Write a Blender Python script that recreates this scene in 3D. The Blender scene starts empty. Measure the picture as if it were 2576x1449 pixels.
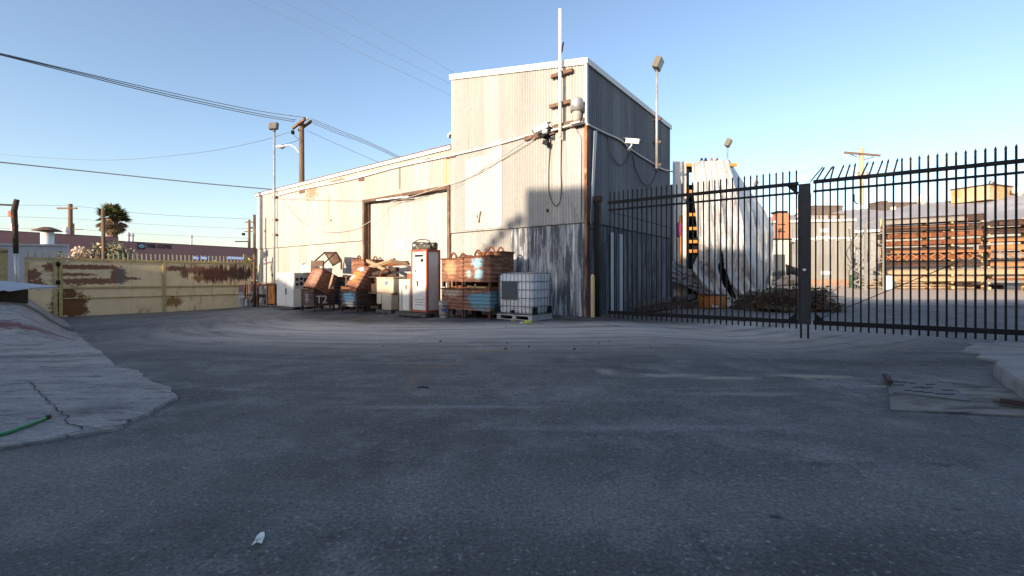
import bpy, math, random
from math import sin, cos, pi, radians, sqrt, atan2
from mathutils import Vector, Matrix, noise as mn
random.seed(7)
S = bpy.context.scene
COL = S.collection
# ------------------------------------------------------------------ camera model
F, CX, HY, CH = 1130.0, 1288.0, 695.0, 1.05      # metres and reference pixels used to survey the photograph
def R(x): return (x-CX)/F
def P(x, y, D): return Vector((R(x)*D, D, CH+(HY-y)/F*D))
def sm(a, b, x):
    t = max(0, min(1, (x-a)/(b-a))); return t*t*(3-2*t)
def gz(X, Y):
    z = 0.0
    if X < 0: z += max(-.55, .036*X)*sm(3, 10, Y)
    if X > 0:
        k = sm(2, 5, X)
        if Y < 9: z += -.2*k*sm(3.5, 8, Y)
        elif Y < 32: z += k*(-.2+.0196*(Y-9))
        else: z += k*min(.62, .25+.058*(Y-32))
    return z
def ghit(x, y):
    a, b = 1.0, 90.0
    f = lambda D: CH-(y-HY)/F*D-gz(R(x)*D, D)
    D = a
    while D < b and f(D) > 0: D += .1
    lo, hi = D-.1, D
    for _ in range(20):
        m = (lo+hi)/2
        if f(m) > 0: lo = m
        else: hi = m
    return P(x, y, lo)
C = Vector((R(1474)*11.6, 11.6, 0))
ANG = atan2(.610, -.792)
uL = Vector((cos(ANG), sin(ANG), 0)); nL = Vector((-sin(ANG), cos(ANG), 0)); uR = -nL
def along(p, d, x):
    r = R(x); return (r*p.y-p.x)/(d.x-r*d.y)
def zat(Y, y): return CH+(HY-y)/F*Y
def hitL(x, y, n=0.):      # point on the plane of the long wall (n metres proud) in building coordinates
    q = C+nL*n; t = along(q, uL, x); p = q+uL*t
    return Vector((t, n, zat(p.y, y)))
def hitR(x, y, n=0.):
    q = C-uL*n; s = along(q, uR, x); p = q+uR*s
    return Vector((-n, -s, zat(p.y, y)))
# ------------------------------------------------------------------ mesh helpers
class MB:
    def __init__(s): s.v = []; s.f = []; s.sm = set()
    def add(s, vs, fs, smooth=False):
        b = len(s.v); s.v += [Vector(v) for v in vs]
        for f in fs:
            if smooth: s.sm.add(len(s.f))
            s.f.append(tuple(i+b for i in f))
        return s
    def box(s, c, d, rz=0, M=None):
        x, y, z = d[0]/2, d[1]/2, d[2]/2
        vs = [Vector((a*x, b*y, e*z)) for e in (-1, 1) for b in (-1, 1) for a in (-1, 1)]
        m = M if M is not None else Matrix.Rotation(rz, 3, 'Z')
        vs = [m @ v+Vector(c) for v in vs]
        return s.add(vs, [(0, 2, 3, 1), (4, 5, 7, 6), (0, 1, 5, 4), (2, 6, 7, 3), (0, 4, 6, 2), (1, 3, 7, 5)])
    def bb(s, x0, x1, y0, y1, z0, z1): return s.box(((x0+x1)/2, (y0+y1)/2, (z0+z1)/2), (abs(x1-x0), abs(y1-y0), abs(z1-z0)))
    def cbox(s, x0, x1, y0, y1, z0, z1, r=.03):   # vertical-edge rounded box
        pts = []
        for cx, cy, a0 in ((x1-r, y1-r, 0), (x0+r, y1-r, pi/2), (x0+r, y0+r, pi), (x1-r, y0+r, 1.5*pi)):
            for k in range(5): pts.append((cx+r*cos(a0+k*pi/8), cy+r*sin(a0+k*pi/8)))
        n = len(pts); q = r*.6
        rings = [(z0, q), (z0+q*.3, q*.3), (z0+q, 0), (z1-q, 0), (z1-q*.3, q*.3), (z1, q)]
        cx, cy = (x0+x1)/2, (y0+y1)/2; vs = []
        for z, ins in rings:
            fx = 1-2*ins/abs(x1-x0); fy = 1-2*ins/abs(y1-y0)
            vs += [(cx+(p[0]-cx)*fx, cy+(p[1]-cy)*fy, z) for p in pts]
        fs = [(k*n+i, k*n+(i+1) % n, (k+1)*n+(i+1) % n, (k+1)*n+i) for k in range(5) for i in range(n)]
        fs += [tuple(range(n-1, -1, -1)), tuple(range(5*n, 6*n))]
        return s.add(vs, fs, True)
    def bar(s, a, b, w, h=None):
        a = Vector(a); b = Vector(b); h = h or w; d = (b-a); L = d.length
        z = d.normalized(); up = Vector((0, 0, 1)) if abs(z.z) < .95 else Vector((0, 1, 0))
        x = up.cross(z).normalized(); y = z.cross(x)
        m = Matrix((x, y, z)).transposed()
        return s.box((a+b)/2, (w, h, L), M=m)
    def tube(s, pts, r, n=8, cap=True):
        pts = [Vector(p) for p in pts]; N = len(pts); vs = []
        rr = r if isinstance(r, (list, tuple)) else [r]*N
        prev = None
        for i, p in enumerate(pts):
            t = (pts[min(i+1, N-1)]-pts[max(i-1, 0)]).normalized()
            if prev is None:
                up = Vector((0, 0, 1)) if abs(t.z) < .9 else Vector((1, 0, 0))
                x = up.cross(t).normalized()
            else: x = (prev-t*prev.dot(t)).normalized()
            prev = x; y = t.cross(x)
            vs += [p+(x*cos(2*pi*k/n)+y*sin(2*pi*k/n))*rr[i] for k in range(n)]
        fs = [(i*n+k, i*n+(k+1) % n, (i+1)*n+(k+1) % n, (i+1)*n+k) for i in range(N-1) for k in range(n)]
        s.add(vs, fs, True)
        if cap: s.add([], []); b = len(s.v)-len(vs); s.f += [tuple(b+k for k in range(n-1, -1, -1)), tuple(b+(N-1)*n+k for k in range(n))]
        return s
    def cyl(s, c, r, h, n=20, r2=None):
        c = Vector(c); return s.tube([c, c+Vector((0, 0, h))], [r, r if r2 is None else r2], n)
    def lathe(s, c, prof, n=24):
        c = Vector(c); vs = [c+Vector((r*cos(2*pi*k/n), r*sin(2*pi*k/n), z)) for r, z in prof for k in range(n)]
        fs = [(i*n+k, i*n+(k+1) % n, (i+1)*n+(k+1) % n, (i+1)*n+k) for i in range(len(prof)-1) for k in range(n)]
        return s.add(vs, fs, True)
    def poly(s, pts, th):      # prism: outline in 3-D, extruded by the vector th
        n = len(pts); pts = [Vector(p) for p in pts]; th = Vector(th)
        return s.add(pts+[p+th for p in pts], [tuple(range(n-1, -1, -1)), tuple(range(n, 2*n))]+[(i, (i+1) % n, (i+1) % n+n, i+n) for i in range(n)])
    def corr(s, x0, x1, z0, z1, pitch, amp, y=0, th=.004, axis='x', ztop=None, seg=6, sides=1):
        # corrugated sheet with vertical ribs; ztop(x) gives a sloping upper edge
        n = max(2, int(abs(x1-x0)/pitch*seg)); vs = []; fs = []
        for i in range(n+1):
            x = x0+(x1-x0)*i/n; o = y+amp*cos(2*pi*x/pitch)
            zt = ztop(x) if ztop else z1
            for zz, oo in ((z0, o), (zt, o), (z0, y-amp*1.2-th), (zt, y-amp*1.2-th)):
                vs.append((x, oo, zz) if axis == 'x' else (oo, x, zz))
        for i in range(n):
            a = i*4; b = a+4
            fs += [(a, b, b+1, a+1), (a+2, a+3, b+3, b+2), (a+1, b+1, b+3, a+3), (a, a+2, b+2, b)]
        m = n*4; fs += [(0, 1, 3, 2), (m, m+2, m+3, m+1)]
        return s.add(vs, fs)
    def xf(s, M):
        s.v = [M @ v for v in s.v]; return s
    def build(s, name, mat, parent=None, world=False):
        me = bpy.data.meshes.new(name)
        vs = s.v
        if world and parent is not None:
            o = Vector(parent.location); rz = Matrix.Rotation(-parent.rotation_euler.z, 3, 'Z')
            vs = [rz @ (v-o) for v in vs]
        me.from_pydata([tuple(v) for v in vs], [], s.f)
        for i in s.sm:
            if i < len(me.polygons): me.polygons[i].use_smooth = True
        me.update()
        if mat: me.materials.append(mat)
        o = bpy.data.objects.new(name, me); COL.objects.link(o)
        if parent is not None: o.parent = parent
        return o
def thing(name, label, cat, loc=(0, 0, 0), rz=0, group=None):
    o = bpy.data.objects.new(name, None); COL.objects.link(o)
    o.location = loc; o.rotation_euler = (0, 0, rz); o.empty_display_size = .1
    o['label'] = label; o['category'] = cat
    if group: o['group'] = group
    return o
def tag(o, label, cat, group=None):
    o['label'] = label; o['category'] = cat
    if group: o['group'] = group
    return o
def struct(o, kind='structure', label=None, cat=None):
    o['kind'] = kind
    if label: o['label'] = label
    if cat: o['category'] = cat
    return o
def solo(name, mb, mat, label, cat, group=None, origin=None):
    if origin is not None:
        o3 = Vector(origin); mb.v = [v-o3 for v in mb.v]
    o = mb.build(name, mat)
    if origin is not None: o.location = origin
    return tag(o, label, cat, group)
def dup(root, loc, rz, label, group=None):
    r = root.copy(); COL.objects.link(r); r.location = loc; r.rotation_euler = (0, 0, rz)
    r['label'] = label
    if group: r['group'] = group
    for ch in list(root.children):
        c = ch.copy(); COL.objects.link(c); c.parent = r
        for g in list(ch.children):
            d = g.copy(); COL.objects.link(d); d.parent = c
    return r
def spline(pts, n=10):
    pts = [Vector(p) for p in pts]; out = []
    q = [2*pts[0]-pts[1]]+pts+[2*pts[-1]-pts[-2]]
    for i in range(1, len(q)-2):
        for k in range(n):
            t = k/n; a, b, c, d = q[i-1:i+3]
            out.append(.5*((2*b)+(c-a)*t+(2*a-5*b+4*c-d)*t*t+(3*b-a-3*c+d)*t**3))
    out.append(pts[-1]); return out
# ------------------------------------------------------------------ materials
def nodes(name):
    m = bpy.data.materials.new(name); m.use_nodes = True; nt = m.node_tree
    b = nt.nodes['Principled BSDF']; return m, nt, b
def N(nt, t, **kw):
    n = nt.nodes.new(t)
    for k, v in kw.items():
        if k.startswith('i_'): n.inputs[k[2:].replace('_', ' ')].default_value = v
        else: setattr(n, k, v)
    return n
def math_(nt, op, a, b=None, clamp=False):
    n = nt.nodes.new('ShaderNodeMath'); n.operation = op; n.use_clamp = clamp
    for i, v in enumerate((a, b)):
        if v is None: continue
        if isinstance(v, (int, float)): n.inputs[i].default_value = v
        else: nt.links.new(v, n.inputs[i])
    return n.outputs[0]
def mixc(nt, fac, a, b, mode='MIX'):
    n = nt.nodes.new('ShaderNodeMix'); n.data_type = 'RGBA'; n.blend_type = mode
    for i, v in ((0, fac), (6, a), (7, b)):
        if isinstance(v, (int, float)): n.inputs[i].default_value = v
        elif isinstance(v, (tuple, list)): n.inputs[i].default_value = (*v[:3], 1)
        else: nt.links.new(v, n.inputs[i])
    return n.outputs[2]
def noise_(nt, co, scale, stretch=(1, 1, 1), detail=5, rough=.6, off=(0, 0, 0)):
    mp = N(nt, 'ShaderNodeMapping'); mp.inputs['Scale'].default_value = stretch; mp.inputs['Location'].default_value = off
    nt.links.new(co, mp.inputs[0])
    n = N(nt, 'ShaderNodeTexNoise'); n.inputs['Scale'].default_value = scale; n.inputs['Detail'].default_value = detail; n.inputs['Roughness'].default_value = rough
    nt.links.new(mp.outputs[0], n.inputs[0]); return n.outputs[0]
def ramp(nt, v, a, b, lo=0, hi=1):
    n = N(nt, 'ShaderNodeMapRange'); n.clamp = True
    nt.links.new(v, n.inputs[0])
    for i, q in ((1, a), (2, b), (3, lo), (4, hi)): n.inputs[i].default_value = q
    return n.outputs[0]
CNT = [0]
def surf(name, base, rough=.7, metal=0., sst=(.7, 1, 1), var=.2, vs=4, st=(1, 1, 1), layers=(), spots=(), bump=.2, bs=40, sheet=None, hue=None, spec=.4, grain=None, rib=None):
    m, nt, b = nodes(name); L = nt.links
    tc = N(nt, 'ShaderNodeTexCoord'); co = tc.outputs['Object']
    CNT[0] += 3.7; off = (CNT[0], CNT[0]*.6, 0)
    n0 = noise_(nt, co, vs, st, 6, .65, off)
    lo = tuple(c*(1-var) for c in base); hi = tuple(min(1, c*(1+var)) for c in base)
    if hue: hi = tuple(min(1, c*(1+var)*h) for c, h in zip(base, hue))
    col = mixc(nt, ramp(nt, n0, .3, .7), lo, hi)
    if sheet:            # (axis index, width, strength): tone differs from sheet to sheet, fine line where sheets lap
        sx = N(nt, 'ShaderNodeSeparateXYZ'); L.new(co, sx.inputs[0])
        q = math_(nt, 'DIVIDE', sx.outputs[sheet[0]], sheet[1])
        row = math_(nt, 'GREATER_THAN', sx.outputs[2], 2.45)
        fl = math_(nt, 'ADD', math_(nt, 'FLOOR', math_(nt, 'ADD', q, math_(nt, 'MULTIPLY', row, .37))), math_(nt, 'MULTIPLY', row, 57.0))
        wn = N(nt, 'ShaderNodeTexWhiteNoise', noise_dimensions='1D'); L.new(fl, wn.inputs['W'])
        col = mixc(nt, 1.0, col, mixc(nt, wn.outputs[0], (1-sheet[2],)*3, (1+sheet[2]*.6,)*3), 'MULTIPLY')
        fr = math_(nt, 'FRACT', math_(nt, 'ADD', q, math_(nt, 'MULTIPLY', row, .37)))
        ln = math_(nt, 'LESS_THAN', fr, .035)
        lnn = math_(nt, 'MULTIPLY', ln, ramp(nt, noise_(nt, co, 1.3, (1, 1, .7)), .35, .6))
        col = mixc(nt, math_(nt, 'MULTIPLY', lnn, .55), col, tuple(c*.35 for c in base))
    rg = None
    for i, (c, thr, soft, sc, stt) in enumerate(layers):
        nn = noise_(nt, co, sc, stt, 8, .65, (off[0]*(i+2), i*9.1+off[1], i*3))
        col = mixc(nt, ramp(nt, nn, thr-soft, thr+soft), col, c)
    for i, (ce, ra, c, soft) in enumerate(spots):
        vm = N(nt, 'ShaderNodeVectorMath', operation='SUBTRACT'); L.new(co, vm.inputs[0]); vm.inputs[1].default_value = ce
        vd = N(nt, 'ShaderNodeVectorMath', operation='DIVIDE'); L.new(vm.outputs[0], vd.inputs[0]); vd.inputs[1].default_value = ra
        vl = N(nt, 'ShaderNodeVectorMath', operation='LENGTH'); L.new(vd.outputs[0], vl.inputs[0])
        nn = noise_(nt, co, 1.6/max(.15, min(ra)), sst, 8, .75, (i*5.3, 0, 0))
        d = math_(nt, 'ADD', vl.outputs['Value'], math_(nt, 'MULTIPLY', math_(nt, 'SUBTRACT', nn, .5), 4.0))
        col = mixc(nt, ramp(nt, d, 1-soft, 1+soft, 1, 0), col, c)
    if grain:
        gn = noise_(nt, co, grain[0], (1, 1, 1), 5, .8, (2, 8, 1))
        col = mixc(nt, 1.0, col, mixc(nt, ramp(nt, gn, .3, .7), (1-grain[1],)*3, (1+grain[1],)*3), 'MULTIPLY')
    if rib:  # rib valleys darkened: groove shade painted into the colour
        sr = N(nt, 'ShaderNodeSeparateXYZ'); L.new(co, sr.inputs[0])
        cs_ = math_(nt, 'COSINE', math_(nt, 'MULTIPLY', sr.outputs[rib[0]], 2*pi/rib[1]))
        col = mixc(nt, ramp(nt, cs_, .2, -1, 0, rib[2]), col, tuple(c*.35 for c in base))
    L.new(col, b.inputs['Base Color'])
    b.inputs['Metallic'].default_value = metal; b.inputs['Specular IOR Level'].default_value = spec
    L.new(ramp(nt, n0, .3, .7, rough-.1, min(1, rough+.12)), b.inputs['Roughness'])
    if bump:
        bp = N(nt, 'ShaderNodeBump'); bp.inputs['Strength'].default_value = bump; bp.inputs['Distance'].default_value = .02
        L.new(noise_(nt, co, bs, (1, 1, 1), 6, .7, off), bp.inputs['Height']); L.new(bp.outputs[0], b.inputs['Normal'])
    return m
RUST = (.17, .06, .025); RUSTD = (.06, .025, .015); RUSTO = (.38, .13, .035)
m_black = surf('black_paint', (.009, .010, .012), .6, spec=.2, var=.3, layers=[((.07, .04, .03), .72, .05, 6, (1, 1, 1))])
m_blackcable = surf('black_cable', (.02, .02, .022), .6, bump=0)
m_wirefar = surf('wire_grey', (.10, .11, .13), .7, bump=0)
m_wood = surf('weathered_wood', (.17, .10, .06), .85, var=.4, vs=3, st=(6, 6, .4), bump=.4)
m_woodpale = surf('pale_timber', (.36, .25, .15), .85, var=.35, vs=3, st=(1, 6, 6), bump=.3)
m_greywood = surf('grey_timber', (.11, .095, .085), .9, var=.4, vs=5, bump=.3)
m_white = surf('white_paint', (.72, .71, .68), .5, var=.08, bump=.05, layers=[((.35, .28, .2), .7, .06, 5, (1, 1, .4))])
m_galv = surf('galvanised_pipe', (.42, .42, .41), .45, .4, var=.2, bump=.05)
m_lamp = surf('lamp_housing', (.12, .10, .075), .6, var=.25, bump=.1)
m_lensd = surf('dusty_lamp_glass', (.085, .08, .065), .3, bump=0)
m_lens = surf('lamp_glass', (.30, .30, .28), .15, bump=0)
m_rust = surf('rusty_steel', RUST, .85, var=.45, vs=6, layers=[(RUSTO, .6, .1, 7, (1, 1, .6)), (RUSTD, .58, .08, 4, (1, 1, .6))], bump=.5)
m_rustdark = surf('dark_rusty_steel', (.05, .033, .026), .9, var=.5, vs=7, layers=[(RUST, .6, .08, 5, (1, 1, 1))], bump=.5)
m_conc = surf('concrete', (.27, .26, .245), .9, var=.25, vs=1.2, bump=.4, bs=60, layers=[((.16, .155, .15), .58, .12, 1.1, (1, 2.2, 1)), ((.12, .11, .10), .68, .05, 3, (1, 2, 1))])
EL = 11.5
# ------------------------------------------------------------------ ground
def asphalt():
    m, nt, b = nodes('asphalt'); L = nt.links
    co = N(nt, 'ShaderNodeTexCoord').outputs['Object']
    # polar coordinates about the turning centre, so that tyre sweeps curve round the yard
    sx = N(nt, 'ShaderNodeSeparateXYZ'); L.new(co, sx.inputs[0])
    dx = math_(nt, 'SUBTRACT', sx.outputs[0], .5); dy = math_(nt, 'SUBTRACT', sx.outputs[1], 19.0)
    rad = math_(nt, 'SQRT', math_(nt, 'ADD', math_(nt, 'MULTIPLY', dx, dx), math_(nt, 'MULTIPLY', math_(nt, 'MULTIPLY', dy, dy), 1.0)))
    an = math_(nt, 'ARCTAN2', dx, math_(nt, 'MULTIPLY', dy, -1))
    cb = N(nt, 'ShaderNodeCombineXYZ'); L.new(rad, cb.inputs[0]); L.new(math_(nt, 'MULTIPLY', an, 1.6), cb.inputs[1])
    big = noise_(nt, co, .35, (1, 1, 1), 6, .6)
    mid = noise_(nt, co, 1.6, (1, 1, 1), 8, .7, (4, 2, 0))
    fine = noise_(nt, co, 55, (1, 1, 1), 4, .8)
    spk = noise_(nt, co, 38, (1, 1, 1), 2, .5, (9, 1, 0))
    swp = noise_(nt, cb.outputs[0], 2.4, (1, .55, 1), 7, .72)
    swp2 = noise_(nt, cb.outputs[0], 7, (1, .25, 1), 5, .7, (3, 7, 0))
    col = mixc(nt, ramp(nt, big, .32, .68), (.054, .055, .056), (.128, .127, .125))
    col = mixc(nt, ramp(nt, mid, .48, .68), col, (.17, .166, .16))
    col = mixc(nt, ramp(nt, noise_(nt, co, 4.5, (1, 1, 1), 8, .75, (2, 6, 0)), .52, .66, 0, .7), col, (.05, .049, .05))
    strk = noise_(nt, cb.outputs[0], 5.5, (1, .12, 1), 6, .75, (11, 3, 0))
    col = mixc(nt, ramp(nt, strk, .56, .70, 0, .6), col, (.22, .215, .205))
    wd_ = noise_(nt, co, 1.0, (1, 1, 1), 6, .7, (5, 5, 0))
    for (cx, cy, rx, ry, c) in ((-2.9, 2.3, 1.6, .42, (.16, .147, .13)), (-3.9, 6.6, 2.2, .8, (.045, .045, .047)), (-2.6, 1.45, 1.4, .25, (.045, .045, .046)), (.8, 2.1, 2.5, .25, (.14, .138, .134)), (1.2, 1.5, .9, .3, (.045, .044, .045))):
        vm = N(nt, 'ShaderNodeVectorMath', operation='SUBTRACT'); L.new(co, vm.inputs[0]); vm.inputs[1].default_value = (cx, cy, 0)
        vd = N(nt, 'ShaderNodeVectorMath', operation='MULTIPLY'); L.new(vm.outputs[0], vd.inputs[0]); vd.inputs[1].default_value = (1/rx, 1/ry, 0)
        vl = N(nt, 'ShaderNodeVectorMath', operation='LENGTH'); L.new(vd.outputs[0], vl.inputs[0])
        col = mixc(nt, ramp(nt, math_(nt, 'ADD', vl.outputs['Value'], math_(nt, 'MULTIPLY', math_(nt, 'SUBTRACT', wd_, .5), 3.0)), .2, 1.4, .7, 0), col, c)
    w = ramp(nt, rad, 17.5, 12.5)                                    # sweeps fade out towards the camera
    col = mixc(nt, math_(nt, 'MULTIPLY', ramp(nt, swp, .48, .68), math_(nt, 'MULTIPLY', math_(nt, 'MULTIPLY', w, ramp(nt, an, -1.0, -.55)), .42)), col, (.19, .183, .175))
    col = mixc(nt, math_(nt, 'MULTIPLY', ramp(nt, swp2, .56, .68), math_(nt, 'MULTIPLY', math_(nt, 'MULTIPLY', w, ramp(nt, an, -1.0, -.55)), .42)), col, (.075, .073, .072))
    # pale dusty arc in front of the stored goods
    ring = math_(nt, 'MULTIPLY', ramp(nt, rad, 8.3, 9.1), ramp(nt, rad, 13.2, 10.6))
    rn = math_(nt, 'MULTIPLY', ring, ramp(nt, noise_(nt, cb.outputs[0], 3.0, (1, .5, 1), 7, .7, (8, 2, 1)), .34, .54))
    col = mixc(nt, math_(nt, 'MULTIPLY', rn, math_(nt, 'MULTIPLY', ramp(nt, an, .95, .55, 0, .9), ramp(nt, an, -1.0, -.55, .2, 1))), col, (.47, .42, .37))
    # far part of the yard lightened to tan: sunlit strip painted into the colour
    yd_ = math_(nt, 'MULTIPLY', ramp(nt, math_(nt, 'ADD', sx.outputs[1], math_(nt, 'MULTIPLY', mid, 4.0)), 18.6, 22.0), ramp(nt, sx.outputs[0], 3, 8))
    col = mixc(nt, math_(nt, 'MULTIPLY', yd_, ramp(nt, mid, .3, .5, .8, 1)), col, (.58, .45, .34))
    # dark oily ground along the wall
    oil = math_(nt, 'MULTIPLY', ramp(nt, rad, 9.4, 8.2), ramp(nt, noise_(nt, co, 1.4, (1, 1, 1), 6, .7, (1, 5, 2)), .35, .55))
    oil = math_(nt, 'MULTIPLY', oil, ramp(nt, sx.outputs[0], 5, 3))
    col = mixc(nt, math_(nt, 'MULTIPLY', oil, .85), col, (.035, .030, .028))
    # pale spills and small dark oil drips
    for (cx, cy, rx, ry, c) in ((3.2, 4.8, .42, .10, (.30, .26, .20)), (2.25, 4.65, .32, .07, (.28, .25, .20)), (1.65, 4.75, .3, .09, (.26, .25, .22)), (1.03, 4.95, .10, .16, (.26, .23, .19)), (4.5, 5.9, 1.1, .45, (.045, .042, .040)), (6.3, 6.1, 1.3, .5, (.035, .032, .031)), (1.15, 1.95, .025, .016, (.02, .02, .02)), (1.7, 2.5, .06, .03, (.05, .05, .05)), (2.4, 2.5, .05, .025, (.05, .05, .05)), (2.0, 2.02, .022, .014, (.04, .035, .03)), (-.9, 5.2, .35, .05, (.15, .10, .07)), (-.35, 6.3, .35, .06, (.17, .13, .07)),
                                (-1.0, 4.6, .05, .4, (.15, .11, .08)), (2.1, 4.0, .5, .07, (.2, .19, .17)), (.9, 3.1, .9, .06, (.17, .17, .17)), (-.5, 3.6, .8, .05, (.18, .18, .18)), (3.3, 1.95, .8, .22, (.14, .14, .15)), (3.6, 4.35, .3, .03, (.25, .24, .2))):
        vm = N(nt, 'ShaderNodeVectorMath', operation='SUBTRACT'); L.new(co, vm.inputs[0]); vm.inputs[1].default_value = (cx, cy, 0)
        vd = N(nt, 'ShaderNodeVectorMath', operation='MULTIPLY'); L.new(vm.outputs[0], vd.inputs[0]); vd.inputs[1].default_value = (1/rx, 1/ry, 0)
        vl = N(nt, 'ShaderNodeVectorMath', operation='LENGTH'); L.new(vd.outputs[0], vl.inputs[0])
        d = math_(nt, 'ADD', vl.outputs['Value'], math_(nt, 'MULTIPLY', math_(nt, 'SUBTRACT', noise_(nt, co, 5, (1, 2, 1), 6, .7, (cx, cy, 0)), .5), 3.2))
        col = mixc(nt, ramp(nt, d, .4, 1.4, .85, 0), col, c)
    # cracks
    vo = N(nt, 'ShaderNodeTexVoronoi', feature='DISTANCE_TO_EDGE'); vo.inputs['Scale'].default_value = .33
    wp = N(nt, 'ShaderNodeVectorMath', operation='ADD'); L.new(co, wp.inputs[0])
    nz = N(nt, 'ShaderNodeTexNoise'); nz.inputs['Scale'].default_value = 1.1; nz.inputs['Detail'].default_value = 6; L.new(co, nz.inputs[0]); L.new(nz.outputs['Color'], wp.inputs[1])
    L.new(wp.outputs[0], vo.inputs['Vector'])
    cr = math_(nt, 'MULTIPLY', ramp(nt, vo.outputs['Distance'], .002, .009, 1, 0), ramp(nt, noise_(nt, co, .5, (1, 1, 1), 2, .5, (3, 3, 0)), .58, .66))
    col = mixc(nt, math_(nt, 'MULTIPLY', cr, .75), col, (.03, .03, .032))
    # aggregate
    col = mixc(nt, 1.0, col, mixc(nt, ramp(nt, fine, .3, .7), (.42, .42, .42), (1.72, 1.72, 1.72)), 'MULTIPLY')
    col = mixc(nt, ramp(nt, spk, .62, .72, 0, .5), col, (.34, .345, .35))
    col = mixc(nt, ramp(nt, spk, .33, .25, 0, .5), col, (.02, .02, .022))
    L.new(col, b.inputs['Base Color']); b.inputs['Roughness'].default_value = .82; b.inputs['Specular IOR Level'].default_value = .35
    bp = N(nt, 'ShaderNodeBump'); bp.inputs['Strength'].default_value = .6; bp.inputs['Distance'].default_value = .012
    L.new(math_(nt, 'ADD', fine, math_(nt, 'MULTIPLY', mid, 2.0)), bp.inputs['Height']); L.new(bp.outputs[0], b.inputs['Normal'])
    return m
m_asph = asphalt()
def axis(lo, hi, dense_lo, dense_hi, step, grow=1.25):
    a = []; x = dense_lo
    while x < dense_hi: a.append(x); x += step
    st = step; 
    while x < hi: a.append(x); st *= grow; x += st
    a.append(hi); x = dense_lo; st = step
    while x > lo: st *= grow; x -= st; a.insert(0, max(x, lo))
    return a
xs = axis(-900, 900, -20, 34, .5); ys = axis(-700, 900, -4, 42, .5)
g = MB()
g.add([(x, y, gz(x, y)+.012*mn.noise(Vector((x*.35, y*.35, 0)))*(1 if y < 30 else 0)-.004*0) for y in ys for x in xs],
      [(j*len(xs)+i, j*len(xs)+i+1, (j+1)*len(xs)+i+1, (j+1)*len(xs)+i) for j in range(len(ys)-1) for i in range(len(xs)-1)], True)
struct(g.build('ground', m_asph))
# concrete apron, left: a broken-edged slab that ramps up towards the dock
edge = [(-3.3, 2.55), (-2.75, 2.95)]+[(ghit(x, y).x, ghit(x, y).y) for x, y in ((300, 1080), (370, 1045), (447, 1005), (430, 975), (385, 965), (345, 935), (300, 925), (250, 885), (200, 845), (176, 820), (160, 803))]+[(-17.6, 17.2)]
rows = []; Y = 2.56
pe = sorted(edge, key=lambda p: p[1])
def ex(Y):
    for a, b in zip(pe, pe[1:]):
        if a[1] <= Y <= b[1]: return a[0]+(b[0]-a[0])*(Y-a[1])/max(1e-6, b[1]-a[1])
    return pe[-1][0]
def apz(X, Y, d): return gz(X, Y)+.017+.008*sm(5, 8, Y)+.85*sm(0, 1.7, d)*sm(7.5, 11.5, Y)
def apron_z(X, Y): return apz(X, Y, max(0, ex(Y)-X))
offs = [0, .015, .08, .2, .4, .7, 1, 1.4, 1.9, 2.5, 3.2, 4, 5, 6.5, 8, 11, 15]
while Y < 17.2:
    e = ex(Y)+.07*mn.noise(Vector((Y*1.9, 3, 0)))+.06*mn.noise(Vector((Y*6, 1, 0)))+.035*mn.noise(Vector((Y*17, 4, 0)))
    rows.append([(e-o, Y, (gz(e, Y)-.02) if k == 0 else apz(e-o, Y, o)+.006*mn.noise(Vector((e-o, Y, 5)))) for k, o in enumerate(offs)])
    Y += .06 if Y < 6 else .15
g = MB(); n = len(offs)
g.add([v for r in rows for v in r], [(j*n+i+1, j*n+i, (j+1)*n+i, (j+1)*n+i+1) for j in range(len(rows)-1) for i in range(n-1)])
def conc_apron():
    m = surf('apron_concrete', (.27, .263, .25), .9, grain=(45, .4), var=.22, vs=1.5, bump=.5, bs=45,
             layers=[((.14, .14, .142), .56, .10, .9, (.7, 2.4, 1)), ((.30, .30, .295), .62, .08, 2.1, (.8, 3, 1)), ((.075, .075, .078), .63, .04, 2.6, (.7, 2.5, 1)), ((.1, .098, .098), .60, .03, 7, (.5, 2, 1))],
             spots=[((-10.8, 9.4, 0), (1.2, .22, 9), (.13, .05, .05), .5), ((-12.6, 12.2, 0), (3, .8, 9), (.05, .05, .05), .5), ((-7.4, 6.4, 0), (1.4, .25, 9), (.11, .11, .115), .5)])
    return m
struct(g.build('concrete_apron', conc_apron()))
m_crack = surf('crack_fill', (.025, .025, .026), .95, bump=0)
def ground_line(name, pts, w, mat, lift):
    g = MB(); q = []
    for p in spline(pts, 8):
        q.append(Vector((p.x+.05*mn.noise(Vector((p.x*9, p.y*9, 1))), p.y+.04*mn.noise(Vector((p.x*9, p.y*9, 9))), 0)))
    vs = []
    for i, p in enumerate(q):
        t = (q[min(i+1, len(q)-1)]-q[max(0, i-1)]).normalized(); nn = Vector((-t.y, t.x, 0))*w*(.4+.8*abs(mn.noise(Vector((i*.7, 0, 0)))))
        for s_ in (-1, 1):
            a = p+nn*s_; vs.append((a.x, a.y, apron_z(a.x, a.y)+lift))
    g.add(vs, [(2*i, 2*i+1, 2*i+3, 2*i+2) for i in range(len(q)-1)])
    return struct(g.build(name, mat))
def apix(x, y):       # where a pixel ray meets the apron
    D = 1.5
    while D < 20:
        p = P(x, y, D)
        if p.z < apron_z(p.x, p.y): return p
        D += .01
    return p
ground_line('apron_crack', [apix(*q) for q in ((75, 962), (95, 985), (120, 1010), (150, 1040), (185, 1075), (205, 1083))], .008, m_crack, .007)
ground_line('apron_joint', [apix(*q) for q in ((0, 1128), (90, 1112), (190, 1090), (320, 1068))], .008, m_crack, .007)
ground_line('apron_joint', [apix(*q) for q in ((0, 975), (60, 963), (180, 945), (330, 935))], .006, m_crack, .007)
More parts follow.
